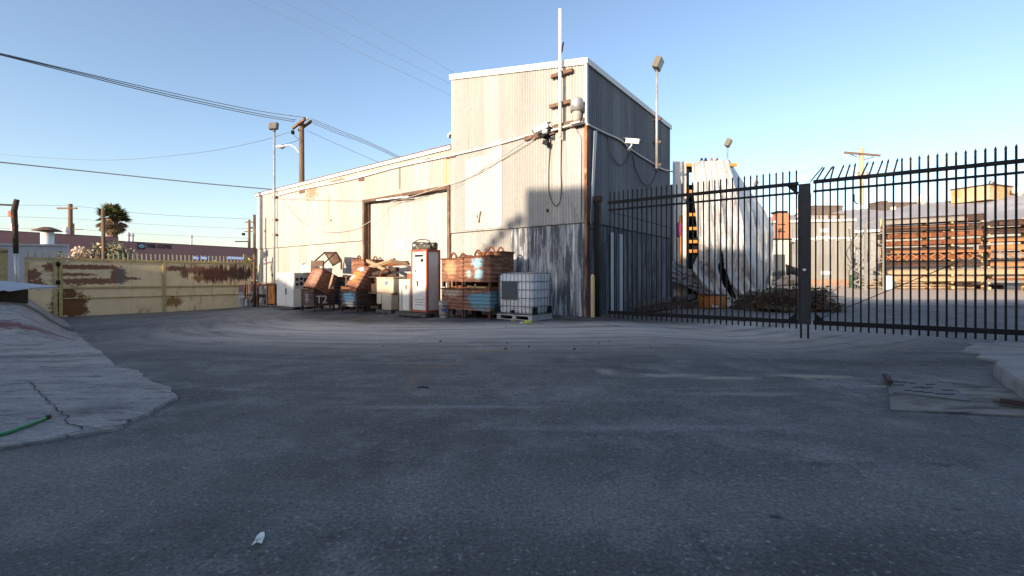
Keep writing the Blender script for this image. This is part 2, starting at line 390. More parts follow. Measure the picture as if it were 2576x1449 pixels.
ground_line('apron_joint', [apix(*q) for q in ((0, 880), (80, 872), (200, 850))], .010, m_crack, .007)
# right: broken concrete patch, gutter strip, raised slab
def gpoly(name, px, mat, th, jag=.0, sub=5):
    pts = []
    for (a, b) in zip(px, px[1:]+px[:1]):
        A = ghit(*a); B = ghit(*b)
        for k in range(sub):
            p = A.lerp(B, k/sub); p.x += jag*mn.noise(Vector((p.x*3, p.y*3, 2))); p.y += jag*mn.noise(Vector((p.x*3, p.y*3, 7)))
            p.z = gz(p.x, p.y)+th; pts.append(p)
    return MB().poly(pts, (0, 0, -.12)).build(name, mat)
struct(gpoly('concrete_patch', [(2415, 886), (2448, 869), (2520, 866), (2700, 868), (2700, 940), (2560, 926), (2520, 913), (2470, 905), (2452, 893)], m_conc, .03, .12))
struct(gpoly('concrete_strip', [(2232, 952), (2405, 965), (2600, 985), (2780, 1010), (2700, 1062), (2576, 1048), (2400, 1040), (2240, 1033)], surf('strip_concrete', (.19, .175, .15), .9, var=.3, vs=2, bump=.4, layers=[((.06, .058, .052), .52, .08, 1.6, (1, 2, 1)), ((.26, .235, .19), .6, .07, 2.4, (.6, 3, 1))]), .008, .0))
g = MB(); A = [ghit(2500, 945), ghit(2530, 970), ghit(2576, 1006), ghit(2700, 1070), ghit(2950, 1000), ghit(2700, 935), ghit(2560, 930), ghit(2515, 932)]
cen = sum(A, Vector())/len(A); vs = []; K = len(A)*4; ringA = []
for a, b in zip(A, A[1:]+A[:1]):
    for k in range(4): ringA.append(a.lerp(b, k/4))
for zz, sc in ((-.1, 1.03), (.05, 1.02), (.11, .99), (.14, .95), (.15, .85), (.152, .4)):
    for i, p in enumerate(ringA):
        q = cen+(p-cen)*sc; nz_ = mn.noise(Vector((i*.9, zz*12, 0))); vs.append((q.x+.05*nz_, q.y+.05*nz_, gz(q.x, q.y)+zz+.01*nz_))
g.add(vs, [(j*K+i, j*K+(i+1) % K, (j+1)*K+(i+1) % K, (j+1)*K+i) for j in range(5) for i in range(K)]+[tuple(5*K+i for i in range(K))])
struct(g.build('raised_kerb_slab', m_conc))
# pierced steel drain plate, and the angle iron by it
q = [ghit(2232, 955), ghit(2392, 968), ghit(2440, 1012), ghit(2246, 990)]
for p in q: p.z = gz(p.x, p.y)-.012
r = thing('drain_plate', 'worn steel drain cover with short slots, set in the strip before the black gate', 'drain cover', q[3])
MB().poly([p+Vector((0, 0, .018)) for p in q], (0, 0, .008)).build('plate', surf('plate_steel', (.12, .118, .115), .7, .2, var=.3, vs=4, bump=.3), r, True)
rs_ = random.Random(3)
for i in range(6):
    for j in range(3):
        u = (i+.6+.3*(j % 2))/7.2+.02*rs_.random(); v = (j+.7)/3.6+.05*rs_.random()
        c = q[0].lerp(q[1], u).lerp(q[3].lerp(q[2], u), v)
        if rs_.random() < .8: MB().box((c.x, c.y, c.z+.0275), (.06+.05*rs_.random(), .02, .004), .1).build('slot', m_crack, r, True)
a, b = ghit(2226, 952), ghit(2240, 972); g = MB(); g.bar(a+Vector((0, 0, .04)), b+Vector((0, 0, .04)), .04, .03)
g.build('hinge_bar', m_rustdark, r, True)
a, b = ghit(2515, 1022), ghit(2640, 1040); g = MB()
g.bar(a+Vector((0, 0, .045)), b+Vector((0, 0, .045)), .03, .04); g.bar(a+Vector((0, .05, .03)), b+Vector((0, .05, .03)), .06, .008)
solo('angle_iron', g, m_rustdark, 'dark length of angle iron lying at the foot of the raised kerb slab', 'angle iron')
# ------------------------------------------------------------------ WAREHOUSE
T1 = along(C, uL, 1135); T2 = 19.0; RL = 6.5; ZL = 5.27; ZC = 6.62
ztow = lambda x: ZC+(7.55-ZC)*x/T1
W = thing('metal_warehouse', 'pale corrugated metal warehouse with a taller front block, standing behind the row of rusty bins', 'warehouse', C, ANG)
WL_, WR_ = (.60, .565, .51), (.33, .34, .35)
st_rust = ((.36, .22, .12), .72, .07, 2.2, (3, 3, .22))
m_low = surf('pale_sheet_cladding', (.46, .425, .37), .6, .05, rib=(0, .13, .25), grain=(9, .12), var=.12, vs=1.5, st=(2, 2, .5), sheet=(0, .78, .2), bump=.12, bs=14,
             layers=[((.36, .335, .30), .56, .12, 1.6, (4, 4, .25)), ((.45, .30, .17), .70, .05, 1.5, (3.4, 3.4, .2)), ((.16, .13, .11), .69, .025, 3, (3, 3, .5)), ((.25, .23, .21), .62, .03, 4.5, (5, 5, .3))],
             spots=[((13.6, 0, 4.75), (.5, 9, .3), (.36, .2, .12), .5), ((5.12, 0, 4.4), (.10, 9, .6), (.48, .31, .14), .6), ((12.2, 0, 3.9), (.07, 9, .7), (.42, .27, .15), .5), ((11.6, 0, 5.0), (.6, 9, .08), (.3, .15, .1), .4)])
m_tow = surf('grey_sheet_cladding', (.40, .38, .345), .55, .1, rib=(0, .09, .28), grain=(9, .12), var=.12, vs=1.3, st=(2, 2, .4), sheet=(0, .62, .2), bump=.12, bs=14,
             layers=[((.33, .32, .31), .54, .12, 1.2, (3.5, 3.5, .25)), ((.45, .33, .2), .74, .05, 2, (3, 3, .4))])
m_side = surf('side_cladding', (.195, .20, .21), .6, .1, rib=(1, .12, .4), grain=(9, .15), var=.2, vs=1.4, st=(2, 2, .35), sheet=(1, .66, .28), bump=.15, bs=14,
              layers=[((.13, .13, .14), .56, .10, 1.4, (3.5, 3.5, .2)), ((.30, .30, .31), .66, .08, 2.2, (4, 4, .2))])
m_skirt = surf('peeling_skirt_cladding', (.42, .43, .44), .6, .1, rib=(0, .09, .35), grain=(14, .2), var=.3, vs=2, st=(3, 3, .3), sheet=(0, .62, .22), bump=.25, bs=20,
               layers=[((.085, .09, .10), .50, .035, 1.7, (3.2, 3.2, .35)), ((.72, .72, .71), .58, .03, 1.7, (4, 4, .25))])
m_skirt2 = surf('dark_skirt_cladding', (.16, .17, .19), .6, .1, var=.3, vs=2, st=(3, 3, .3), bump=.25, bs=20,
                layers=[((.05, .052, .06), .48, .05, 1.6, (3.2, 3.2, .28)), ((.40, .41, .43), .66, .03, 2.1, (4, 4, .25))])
m_trim = surf('white_trim', (.74, .72, .68), .5, var=.06, bump=.05, layers=[((.4, .25, .15), .74, .05, 3, (2, 2, 2))])
m_galvpatch = surf('bright_sheet_patch', (.46, .435, .40), .5, .1, var=.08, vs=1.3, st=(3, 3, .4), bump=.1, bs=14)
dA, dB, dZ = hitL(1131, 473).x, hitL(919, 509).x, 3.92
g = MB()   # low wing front wall, upper and lower courses, round the door opening
g.corr(dB, T2, 2.45, ZL, .13, .012, .012); g.corr(dA-.02, dB, dZ, ZL, .13, .012, .012)
g.corr(T1, dA-.02, 2.45, ZL, .13, .012, .012)
g.corr(dB, T2, -.75, 2.43, .13, .012, -.022); g.corr(T1, dA-.02, -.75, 2.43, .13, .012, -.022)
g.build('low_wall', m_low, W)
g = MB(); g.corr(T2, T2+.02, -.75, ZL, .1, .01, 0)
g.poly([(T2, -.1, -.75), (T2, -RL-3, -.75), (T2, -RL-3, ZL), (T2, -.1, ZL)], (-.1, 0, 0)); g.bb(0.2, T2, -RL-3.1, -RL-3, -.7, ZL-.2)
g.build('end_wall', m_low, W)
g = MB()
g.corr(0, T1, 2.45, 7, .09, .012, .012, ztop=ztow)
g.corr(2.45, T1, -.5, 2.43, .09, .012, -.022)
g.build('tower_wall', m_tow, W)
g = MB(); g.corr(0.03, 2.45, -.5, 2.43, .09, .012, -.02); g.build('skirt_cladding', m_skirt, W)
g = MB()
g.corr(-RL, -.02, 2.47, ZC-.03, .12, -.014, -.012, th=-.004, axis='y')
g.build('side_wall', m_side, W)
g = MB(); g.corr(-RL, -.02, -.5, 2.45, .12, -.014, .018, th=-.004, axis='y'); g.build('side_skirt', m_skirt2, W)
g = MB()
for s_ in (-1.4, -1.95): g.corr(s_-.32, s_, -.3, 2.3, .1, -.01, -.01, th=-.004, axis='y')
g.build('pale_side_sheet', surf('pale_grey_sheet', (.5, .52, .55), .6, .1, var=.2, st=(1, 4, .4), vs=2), W)
g = MB(); g.add([(0, -.05, ZC), (T1, -.05, ztow(T1)), (T1, -RL, ztow(T1)), (0, -RL, ZC)], [(0, 1, 2, 3)])
g.add([(T1, -.05, ZL), (T1, -.05, ztow(T1)), (T1, -RL, ztow(T1)), (T1, -RL, ZL)], [(0, 3, 2, 1)])
g.add([(0, -RL, -.3), (T1, -RL, -.3), (T1, -RL, ztow(T1)), (0, -RL, ZC)], [(0, 1, 2, 3)])
g.add([(T1, -.1, ZL), (T2, -.1, ZL), (T2, -RL-3, ZL), (T1, -RL-3, ZL)], [(0, 3, 2, 1)])
g.build('roof', surf('roof_sheet', (.35, .33, .3), .8), W)
g = MB()
g.poly([(-.04, .03, ZC-.12), (T1+.03, .03, ztow(T1)-.13), (T1+.03, .03, ztow(T1)+.04), (-.04, .03, ZC+.05)], (0, .03, 0))
g.poly([(-.04, .06, ZC-.10), (-.04, -RL-.05, ZC-.10), (-.04, -RL-.05, ZC+.05), (-.04, .06, ZC+.05)], (-.03, 0, 0))
g.bb(T1-.02, T2+.1, .03, .08, ZL-.10, ZL+.02)
g.bb(T2+.1, T2+.15, -RL, .08, ZL-.10, ZL+.02)
g.build('roof_trim', m_trim, W)
g = MB(); g.bb(T1-.02, T2+.12, .028, .10, ZL+.02, ZL+.045); g.build('gutter_lip', m_rust, W)
# door
m_door = surf('door_sheet', (.45, .415, .37), .55, .05, var=.1, vs=1.2, st=(2, 2, .5), sheet=(0, .72, .12), bump=.12, bs=12, layers=[((.44, .42, .39), .60, .1, 1.2, (1.5, 1.5, .8))])
dr = MB().corr(dA+.06, dB-.06, -.6, dZ-.05, .36, .012, -.17).build('door_panel', m_door, W)
m_frame = surf('rusty_brown_frame', (.13, .075, .05), .8, var=.3, vs=5, st=(1, 1, .5), layers=[((.3, .2, .13), .6, .08, 5, (1, 1, .4))])
MB().bb(dB-.02, dB+.09, -.1, .07, -.6, dZ+.1).build('door_jamb', m_frame, W); MB().bb(dA-.06, dA+.05, -.1, .07, -.6, dZ+.1).build('door_jamb', m_frame, W)
g = MB(); g.bb(dA+.05, dB-.02, -.1, .07, dZ-.02, dZ+.09); g.bb(dA+.05, dB-.02, -.15, -.1, dZ-.04, dZ+.05); g.build('door_lintel', m_frame, W)
MB().bb(dB-.10, dB-.02, -.15, -.10, -.6, dZ-.02).build('door_reveal', m_rustdark, W); MB().bb(dA+.05, dA+.07, -.15, -.10, -.6, dZ-.02).build('door_reveal', m_rustdark, W)
g = MB(); a = hitL(1028, 495, .09); b = hitL(945, 513, .12); g.bar((b.x, .09, dZ-.01), (a.x, .10, dZ-.07), .02, .045); g.build('torn_flashing', m_trim, W)
a = hitL(992, 607, -.15); b = hitL(1018, 628, -.15)
g = MB().bb(b.x, a.x, -.152, -.145, b.z, a.z); g.build('paper_notice', m_white, W)
# rusty corner
m_corner = surf('orange_rust_flashing', (.32, .13, .055), .8, var=.35, vs=5, st=(1, 1, .3), layers=[(RUSTD, .55, .06, 3, (2, 2, .4)), ((.5, .25, .12), .62, .05, 5, (2, 2, .5))])
g = MB(); g.bb(-.045, .03, -.06, .035, 2.5, 5.0); g.bb(-.03, .015, -.06, .02, -.2, 2.5); g.build('corner_flashing', m_corner, W)
g = MB(); g.bb(-.045, .02, -.04, .037, 5.0, ZC-.1); g.build('corner_trim', m_trim, W)
g = MB()
g.poly([(.12, .045, 2.5), (.10, .045, 4.6), (.30, .06, 4.95), (.55, .05, 4.9), (.5, .045, 3.2)], (0, .012, 0)); g.build('loose_sheet', m_tow, W)
g = MB(); g.poly([(-.07, -.10, 2.4), (-.10, -.25, 4.85), (-.10, -.42, 4.9), (-.07, -.18, 2.4)], (-.01, 0, 0)); g.build('bent_edge_strip', m_galv, W)
g = MB(); g.bb(0.0, .9, .04, .12, 4.95, 5.12); g.bb(.9, 1.9, .04, .10, 4.88, 5.0); g.build('timber_bearer', m_frame, W)
# pale patch sheets on the tower
for (x0, y0, x1, y1) in ((1170, 387, 1238, 583), (1238, 350, 1262, 480)):
    a = hitL(x0, y1, .03); b = hitL(x1, y0, .03)
    MB().corr(b.x, a.x, 2.5, b.z, .09, .012, .028).build('patch_sheet', m_galvpatch, W)
g = MB()
for (x0, y0, x1, y1) in ((753, 477, 766, 487), (902, 447, 916, 456), (1121, 389, 1146, 400), (1070, 398, 1080, 402)):
    a = hitL(x0, y1, .04); b = hitL(x1, y0, .04)
    MB().bb(b.x, a.x, .026, .05, a.z, b.z).build('bracket_plate', surf('brown_plate', (.16, .08, .06), .8), W)
for k, (x, y) in enumerate(((832, 554), (1199, 545), (1377, 530), (1447, 482))):
    a = hitL(x, y, .03); MB().bb(a.x-.03, a.x+.03, .022, .03, a.z-.05, a.z+.05).build('rivet_hole', m_black, W)
a = hitL(1207, 545, .04); g = MB(); g.bar(a+Vector((.04, .01, -.18)), a+Vector((-.04, .01, .16)), .05, .01); g.build('torn_slit', m_frame, W)
# little side canopy on the tower's left flank
g = MB(); g.poly([(T1, -.3, 5.95), (T1+.42, -.3, 5.78), (T1+.42, -1.6, 5.78), (T1, -1.6, 5.95)], (0, 0, .07)); g.bb(T1+.40, T1+.46, -1.6, -.28, 5.72, 5.82)
g.build('side_canopy', m_trim, W)
MB().bb(T1+.02, T1+.14, -.5, -.2, ZL, ZL+.35).build('flashing_block', m_black, W)
# ---- things fixed on the warehouse
def LW(v): return C+uL*v[0]+nL*v[1]+Vector((0, 0, v[2]))
# mast
a = hitL(1409, 345, .22); top = hitL(1406, 24, .22)
mast = thing('antenna_mast', 'tall white steel mast strapped to the front of the warehouse tower on two wooden blocks', 'mast', LW((a.x, .22, a.z)), ANG)
g = MB(); g.tube([(0, 0, 0), (0, 0, (top.z-a.z)*.99)], .045, 12); g.lathe((0, 0, (top.z-a.z)*.99), [(.045, 0), (.05, .02), (0, .05)], 12); g.build('pole', m_white, mast)
for yy, x0, x1 in ((185, 1387, 1441), (262, 1384, 1436)):
    p = hitL(x0, yy+6, .1); q_ = hitL(x1, yy-6, .1)
    zc = (p.z+q_.z)/2-a.z
    MB().box(((p.x+q_.x)/2-a.x, -.12, zc), (abs(p.x-q_.x), .1, .09)).build('wooden_block', m_wood, mast)
    MB().lathe((0, 0, zc-.03), [(.05, 0), (.056, .01), (.056, .05), (.05, .06)], 12).build('clamp', m_galv, mast)
MB().bar((-.05, 0, top.z-a.z-1.15), (-.10, 0, top.z-a.z-.9), .03).build('hook', m_black, mast)
# barn light / siren can on corner
a = hitL(1453, 306, .16)
can = thing('wall_lamp', 'grey weathered wall lamp with round hood, mounted at the top of the rusty tower corner', 'wall lamp', LW((a.x, .2, a.z)), ANG)
MB().lathe((0, 0, .22), [(0, .34), (.15, .34), (.165, .30), (.165, .02), (.155, .02), (.155, .28), (0, .3)], 24).build('hood', m_galv, can)
MB().lathe((0, 0, -.02), [(0, 0), (.09, 0), (.105, .05), (.125, .2), (.125, .4), (0, .4)], 24).build('lamp_body', surf('tan_glass', (.42, .37, .3), .4), can)
g = MB(); g.bb(-.16, .16, -.18, -.12, -.06, .4); g.bb(-.14, .14, -.16, .1, -.08, -.04); g.build('bracket', m_galv, can)
MB().bb(.15, .22, -.16, -.05, -.1, .02).build('junction_box', m_frame, can)
def seccam(loc, rz, label):
    t = thing('security_camera', label, 'security camera', loc, rz, 'security cameras on the warehouse')
    g = MB(); M_ = Matrix.Rotation(radians(14), 3, 'Y')
    g.box((0, 0, .14), (.42, .12, .12), M=M_); g.build('housing', m_white, t)
    MB().box((-.02, 0, .215), (.50, .15, .015), M=M_).build('sun_hood', m_white, t)
    MB().box((.235, 0, .085), (.02, .09, .09), M=M_).build('lens', m_black, t)
    g = MB(); g.tube(spline([(-.03, 0, .10), (-.05, .0, .02), (-.13, .06, -.02), (-.2, .16, -.02)], 5), .022, 8); g.lathe((-.2, .17, -.07), [(0, 0), (.06, 0), (.06, .1), (0, .1)], 12); g.build('bracket', m_white, t)
    return t
p = hitL(1362, 336, .28); c1 = seccam(LW(p), ANG+radians(8), 'white security camera on the sunlit front of the tower, left of the mast')
p = hitR(1592, 368, .26); c2 = seccam(LW(p), radians(-35), 'white security camera on the shaded side wall, above a hanging cable')
# black floodlights by the left camera
p = hitL(1372, 340, .14)
fl = thing('floodlight', 'small black twin floodlight on the warehouse front beside the mast', 'floodlight', LW(p), ANG)
for dx_, dz_, rt in ((.0, .0, .6), (-.06, -.24, -.5), (-.1, .12, .3)):
    MB().box((dx_, .04, dz_), (.17, .14, .12), M=Matrix.Rotation(rt, 3, 'Y')).build('lamp_head', m_black, fl)
MB().bb(-.03, .03, -.12, -.03, -.2, .14).build('bracket', m_black, fl)
# conduits
def conduit(pts, r, mat, name, label, cat, hit, n=.06, group=None):
    w = [LW(hit(x, y, n)) for x, y in pts]
    return solo(name, MB().tube(spline(w, 6), r, 8), mat, label, cat, group, origin=w[0])
conduit([(698, 492), (760, 476), (880, 452), (1000, 420), (1135, 391), (1240, 366), (1345, 336)], .03, m_white, 'conduit_pipe', 'long white conduit running under the eave across the sunlit front wall', 'conduit', hitL)
conduit([(1372, 333), (1430, 316), (1466, 307)], .028, m_white, 'conduit_pipe', 'short white conduit crossing behind the mast to the rusty corner', 'conduit', hitL, .14)
conduit([(1476, 312), (1522, 335), (1560, 352), (1590, 378), (1640, 410), (1665, 425), (1692, 432)], .03, m_galv, 'conduit_pipe', 'grey conduit sloping along the shaded side wall under the security camera', 'conduit', hitR)
conduit([(1385, 345), (1381, 420), (1380, 470), (1386, 500), (1398, 518), (1409, 505), (1412, 470), (1411, 430), (1412, 350)], .011, m_blackcable, 'hanging_cable', 'black cable hanging in a long loop below the mast on the tower front', 'cable', hitL, .05)
conduit([(1527, 340), (1534, 380), (1548, 407), (1562, 416), (1574, 406), (1585, 385)], .014, m_blackcable, 'hanging_cable', 'black cable loop left of the security camera on the shaded side wall', 'cable', hitR, .08)
conduit([(1590, 390), (1600, 430), (1615, 458), (1630, 466), (1642, 456), (1654, 425)], .014, m_blackcable, 'hanging_cable', 'black cable loop right of the security camera, hanging to the light pole', 'cable', hitR, .08)
conduit([(1350, 345), (1270, 395), (1180, 445), (1050, 490), (975, 512), (940, 550), (900, 573), (850, 583), (800, 579), (750, 552), (712, 505)], .010, surf('cream_cable', (.55, .5, .42), .6, bump=0), 'slack_cable', 'slack cream cable sagging across the long wall above the stored goods', 'cable', hitL, .09)
conduit([(1345, 340), (1240, 410), (1130, 475), (1020, 500), (900, 505), (700, 500)], .006, m_wirefar, 'slack_cable', 'thin grey cable stretched from the tower over the door top', 'cable', hitL, .12)
conduit([(1005, 418), (1004, 450), (1005, 476)], .010, m_blackcable, 'hanging_cable', 'short dark cable end hanging straight down above the warehouse door', 'cable', hitL, .05)
# floodlight poles
def floodpole(base, h, label, head_rz, tilt=0, brackets=(), r=.035, hs=.4):
    t = thing('floodlight_pole', label, 'light pole', base, 0, 'floodlights on thin poles')
    MB().tube([(0, 0, 0), (0, 0, h)], r, 10).build('pole', m_galv, t)
    M_ = Matrix.Rotation(head_rz, 3, 'Z') @ Matrix.Rotation(tilt, 3, 'X')
    g = MB(); g.tube([(0, 0, h), (0, 0, h+.12)], r*1.25, 10); g.build('knuckle', m_lamp, t)
    hd = MB().box(Vector((0, 0, h+.12+hs*.33))+M_ @ Vector((0, -.05, 0)), (hs, hs*.42, hs*.75), M=M_).build('lamp_head', m_lamp, t)
    MB().box(Vector((0, 0, h+.12+hs*.33))+M_ @ Vector((0, -.05-hs*.21-.004, 0)), (hs*.86, .012, hs*.62), M=M_).build('lamp_glass', m_lensd, hd)
    for z in brackets: MB().box((0, .05, z), (.36, .07, .08), ANG).build('bracket', m_frame, t)
    return t
p = LW(hitL(690, 700, .16)); p.z = gz(p.x, p.y)
def hgt(pt, y): return zat(pt.y, y)-pt.z
floodpole(p, hgt(p, 332), 'floodlight on a thin pole fixed to the far left end of the pale long wall', radians(-10), radians(-8), [hgt(p, y) for y in (495, 552, 590)], .05, .42)
p = LW(hitR(1652, 428, .14)); floodpole(p, hgt(p, 180), 'tallest floodlight pole, rising above the roof edge of the shaded side wall', radians(60), radians(25), [hgt(p, y) for y in (415, 358, 300)], .045, .46)
p = P(1830, 560, 24); p.z = .1; floodpole(p, hgt(p, 372), 'small floodlight on a pole rising behind the draped white tarpaulin', radians(55), radians(28), (), .045, .5)
p = P(1900, 560, 27); p.z = .1; floodpole(p, hgt(p, 470), 'lowest dark floodlight, just right of the tarpaulin and seen through the pickets', radians(55), radians(28), (), .04, .36)
# ------------------------------------------------------------------ black gate
GA = Vector((2.42, 11.7, 0)); GB = Vector((8.44, 7.4, 0)); gd = (GB-GA).normalized(); gl = (GB-GA).length; ga = atan2(gd.y, gd.x)
def gate(s0, s1, label, bent=()):
    o = GA+gd*s0; t = thing('sliding_gate_leaf', label, 'gate', o, ga, 'leaves of the black steel gate'); L_ = s1-s0
    for z, hh in ((2.95, .07), (2.76, .04), (.12, .09)):
        MB().box((L_/2, -.03, z), (L_, .05, hh)).build('rail', m_black, t)
    n = int(L_/.12)
    for i in range(n+1):
        x = .04+i*.12; k = bent.get(i, 0) if bent else 0
        g = MB(); g.box((x, .01, 1.47), (.027, .027, 3.0)); tip = Vector((x+k, .01, 3.18))
        g.bar((x, .01, 2.96), tip, .027)
        d = (tip-Vector((x, .01, 2.96))).normalized()
        g.tube([tip-d*.01, tip+d*.015, tip+d*.07], [.012, .021, .002], 6)
        g.build('picket', m_black, t)
    return t
sm_ = .592*gl
gt1 = gate(.10, sm_-.12, 'left leaf of the black steel picket gate, between the warehouse corner and the wide post')
bent = {0: .12, 1: .13, 2: .05, 3: .08, 4: .06, 5: .03, 6: .09, 7: .06, 8: .07, 9: .04, 10: .05}
gt2 = gate(sm_+.13, gl*1.25, 'right leaf of the black steel picket gate, its first picket tips bent over', bent)
MB().bar((.1, -.05, .2), (2.1, -.05, 1.3), .014).build('brace_rod', m_black, gt2)
MB().bar((-.05, 0, 2.97), (.16, 0, 3.24), .02).build('bent_tip', m_black, gt2)
MB().bar((.1, -.05, 2.7), (1.6, -.05, 2.2), .014).build('brace_rod', m_black, gt1)
for t_, x in ((gt1, sm_-.22-.02), (gt2, .02)):
    s_ = 1 if t_ is gt2 else -1
    MB().poly([(x, -.06, .08), (x+s_*.25, -.06, .08), (x, -.06, .33)], (0, .02, 0)).build('gusset', m_black, t_)
MB().poly([(sm_-.24, -.02, 2.98), (sm_-.48, -.02, 2.98), (sm_-.24, -.02, 2.72)], (0, .03, 0)).build('latch_bracket', m_black, gt1)
o = GA+gd*sm_-Vector((gd.y, -gd.x, 0))*-.10
o = Vector((R(2024)*9.05, 9.05, gz(R(2024)*9.05, 9.05)))
gp = thing('gate_post', 'wide dark steel post on two thin legs, standing between the two gate leaves', 'gate post', o, ga)
g = MB(); g.bb(-.10, .10, -.05, .05, zat(o.y, 815)-o.z, zat(o.y, 463)-o.z); g.bb(-.112, -.085, -.07, -.0505, .3, 2.9); g.bb(.085, .112, -.07, -.0505, .3, 2.9)
g.build('box_section', surf('dull_black_steel', (.02, .021, .025), .6, var=.5, vs=4, layers=[((.10, .10, .10), .68, .05, 7, (1, 1, 1))]), gp)
for x in (-.06, .06): MB().bb(x-.018, x+.018, -.02, .02, -.05, .34).build('leg', m_black, gp)
MB().cyl((.0, -.06, 1.35), .03, .05, 10).build('lock_knob', m_white, gp)
p = P(1502, 795, 11.75); p.z = 0
gp2 = thing('hinge_post', 'square steel hinge post with a cap, between the yellow bollard and the black gate', 'gate post', p, ga)
g = MB(); g.bb(-.06, .0, -.05, .05, -.05, 3.0); g.build('post', m_black, gp2)
g = MB(); g.bb(.035, .085, -.05, .05, -.05, 3.02); g.build('second_post', m_black, gp2)
MB().bb(-.12, .13, -.07, .07, 3.0, 3.14).build('cap', m_rustdark, gp2)
MB().bar((-.3, .03, 2.98), (-.06, 0, 2.98), .05).build('wall_tie', m_rustdark, gp2)
MB().bar((-.3, .03, 2.3), (-.06, 0, 2.28), .03).build('wall_tie', m_rustdark, gp2)
# bollard
p = ghit(1491, 798)
b_ = MB(); b_.lathe((0, 0, -.05), [(.052, 0), (.052, 1.08), (.046, 1.12), (.03, 1.145), (0, 1.155)], 20)
o = b_.build('bollard', surf('yellow_paint', (.62, .46, .22), .6, var=.12, vs=6, layers=[((.25, .15, .08), .68, .03, 9, (1, 1, .6))])); o.location = p; tag(o, 'faded yellow steel bollard at the foot of the warehouse corner', 'bollard')
for i, (x, y, s_) in enumerate(((1482, 795, .06), (1512, 797, .05), (1518, 799, .03))):
    p = ghit(x, y); g = MB(); g.box((0, 0, s_*.3), (s_, s_*.8, s_*.6), .5*i); g.lathe((0, 0, s_*.5), [(s_*.5, 0), (s_*.3, s_*.3), (0, s_*.35)], 7)
    o = g.build('rubble_lump', [m_white, m_rust, m_conc][i]); o.location = p; tag(o, ['white broken rubble lump left of the yellow bollard', 'rust brown rubble lump right of the yellow bollard', 'small grey rubble lump beneath the first gate pickets'][i], 'rubble')
# ------------------------------------------------------------------ stored goods
def box_at(x, y):         # near (right front) bottom corner of something standing on the ground
    p = ghit(x, y); return p
def dims(p, xl, xr): return along(p, uL, xl), along(p, uR, xr)
# bins: ribbed steel stillages
def bin_mat(nm, spots=(), dark=False):
    base = (.23, .10, .06) if not dark else (.085, .055, .042)
    return surf(nm, base, .85, var=.35, vs=5, st=(1, 1, 3), bump=.5, bs=30, spots=spots,
                layers=[((.45, .24, .12) if not dark else (.17, .12, .085), .6, .08, 6, (1, 1, 4)), ((.10, .04, .025) if not dark else (.03, .022, .02), .58, .07, 4, (1, 1, 4))])
def ribwall(g, a, b, z0, z1, out, nr=6, amp=.018):
    a = Vector(a); b = Vector(b); out = Vector(out); n = nr*4; vs = []
    for i in range(n+1):
        z = z0+(z1-z0)*i/n; o = amp*(.5+.5*cos(2*pi*i/4))
        for q in (a, b): vs.append((q.x+out.x*o, q.y+out.y*o, z))
        for q in (a, b): vs.append((q.x-out.x*.012, q.y-out.y*.012, z))
    fs = []
    for i in range(n):
        k = i*4; fs += [(k, k+1, k+5, k+4), (k+3, k+2, k+6, k+7), (k, k+4, k+6, k+2), (k+1, k+3, k+7, k+5)]
    fs += [(0, 2, 3, 1), (n*4, n*4+1, n*4+3, n*4+2)]
    g.add(vs, fs)
def make_bin(label, loc, rz, w, d, h, mat, legh=.16, handles=True, tilt=None, nr=6, fill=False, name='steel_bin', group='rusty ribbed steel bins'):
    t = thing(name, label, 'steel bin', loc, rz, group)
    if tilt: t.rotation_euler = (tilt[0], tilt[1], rz)
    g = MB(); z0, z1 = legh, h
    ribwall(g, (0, 0, 0), (w, 0, 0), z0, z1, (0, 1, 0), nr); ribwall(g, (0, -d, 0), (0, 0, 0), z0, z1, (-1, 0, 0), nr)
    ribwall(g, (w, -d, 0), (0, -d, 0), z0, z1, (0, -1, 0), nr); ribwall(g, (w, 0, 0), (w, -d, 0), z0, z1, (1, 0, 0), nr)
    g.bb(.015, w-.015, -d+.015, -.015, z0, z0+.02)
    if fill: MB().bb(.03, w-.03, -d+.03, -.03, z0+.03, z1-.05).build('contents', m_rustdark, t)
    g.build('body', mat, t)
    g = MB()
    for (x0, x1, y0, y1) in ((-.02, w+.02, -.01, .03), (-.02, w+.02, -d-.03, -d+.01), (-.03, .01, -d, 0), (w-.01, w+.03, -d, 0)):
        g.bb(x0, x1, y0, y1, z1-.025, z1+.012+random.random()*.004)
    g.build('rim', m_rust, t)
    for x in (0.03, w-.03):
        for y in (-.03, -d+.03):
            MB().poly([(x-.035, y-.03, legh+.02), (x+.035, y-.03, legh+.02), (x+.025, y-.03, 0), (x-.025, y-.03, 0)], (0, .06, 0)).build('leg', m_rustdark, t)
    if handles:
        for y in (-.05, -d+.05):
            q = spline([(w/2-.10, y, z1-.05), (w/2-.09, y, z1+.07), (w/2, y, z1+.15), (w/2+.09, y, z1+.07), (w/2+.10, y, z1-.05)], 5)
            MB().tube(q, .026, 8).build('handle', m_rust, t)
    return t
BLU = (.28, .50, .58)
mb1 = bin_mat('rust_blue_mark', [((.42, 0, .62), (.17, .4, .12), BLU, .25), ((.38, 0, .35), (.14, .4, .12), (.33, .52, .56), .25), ((.72, 0, .35), (.09, .4, .1), (.3, .36, .36), .25)])
mb2 = bin_mat('rust_plain', [((.45, 0, .5), (.18, .3, .2), (.55, .3, .15), .5)])
mb3 = bin_mat('rust_blue_low', [((.35, 0, .45), (.38, .4, .2), (.12, .27, .33), .3), ((.0, -.3, .45), (.2, .4, .28), (.13, .25, .3), .3)])
mb4 = bin_mat('rust_brown_low', [((.4, 0, .65), (.3, .3, .12), (.45, .33, .24), .4)])
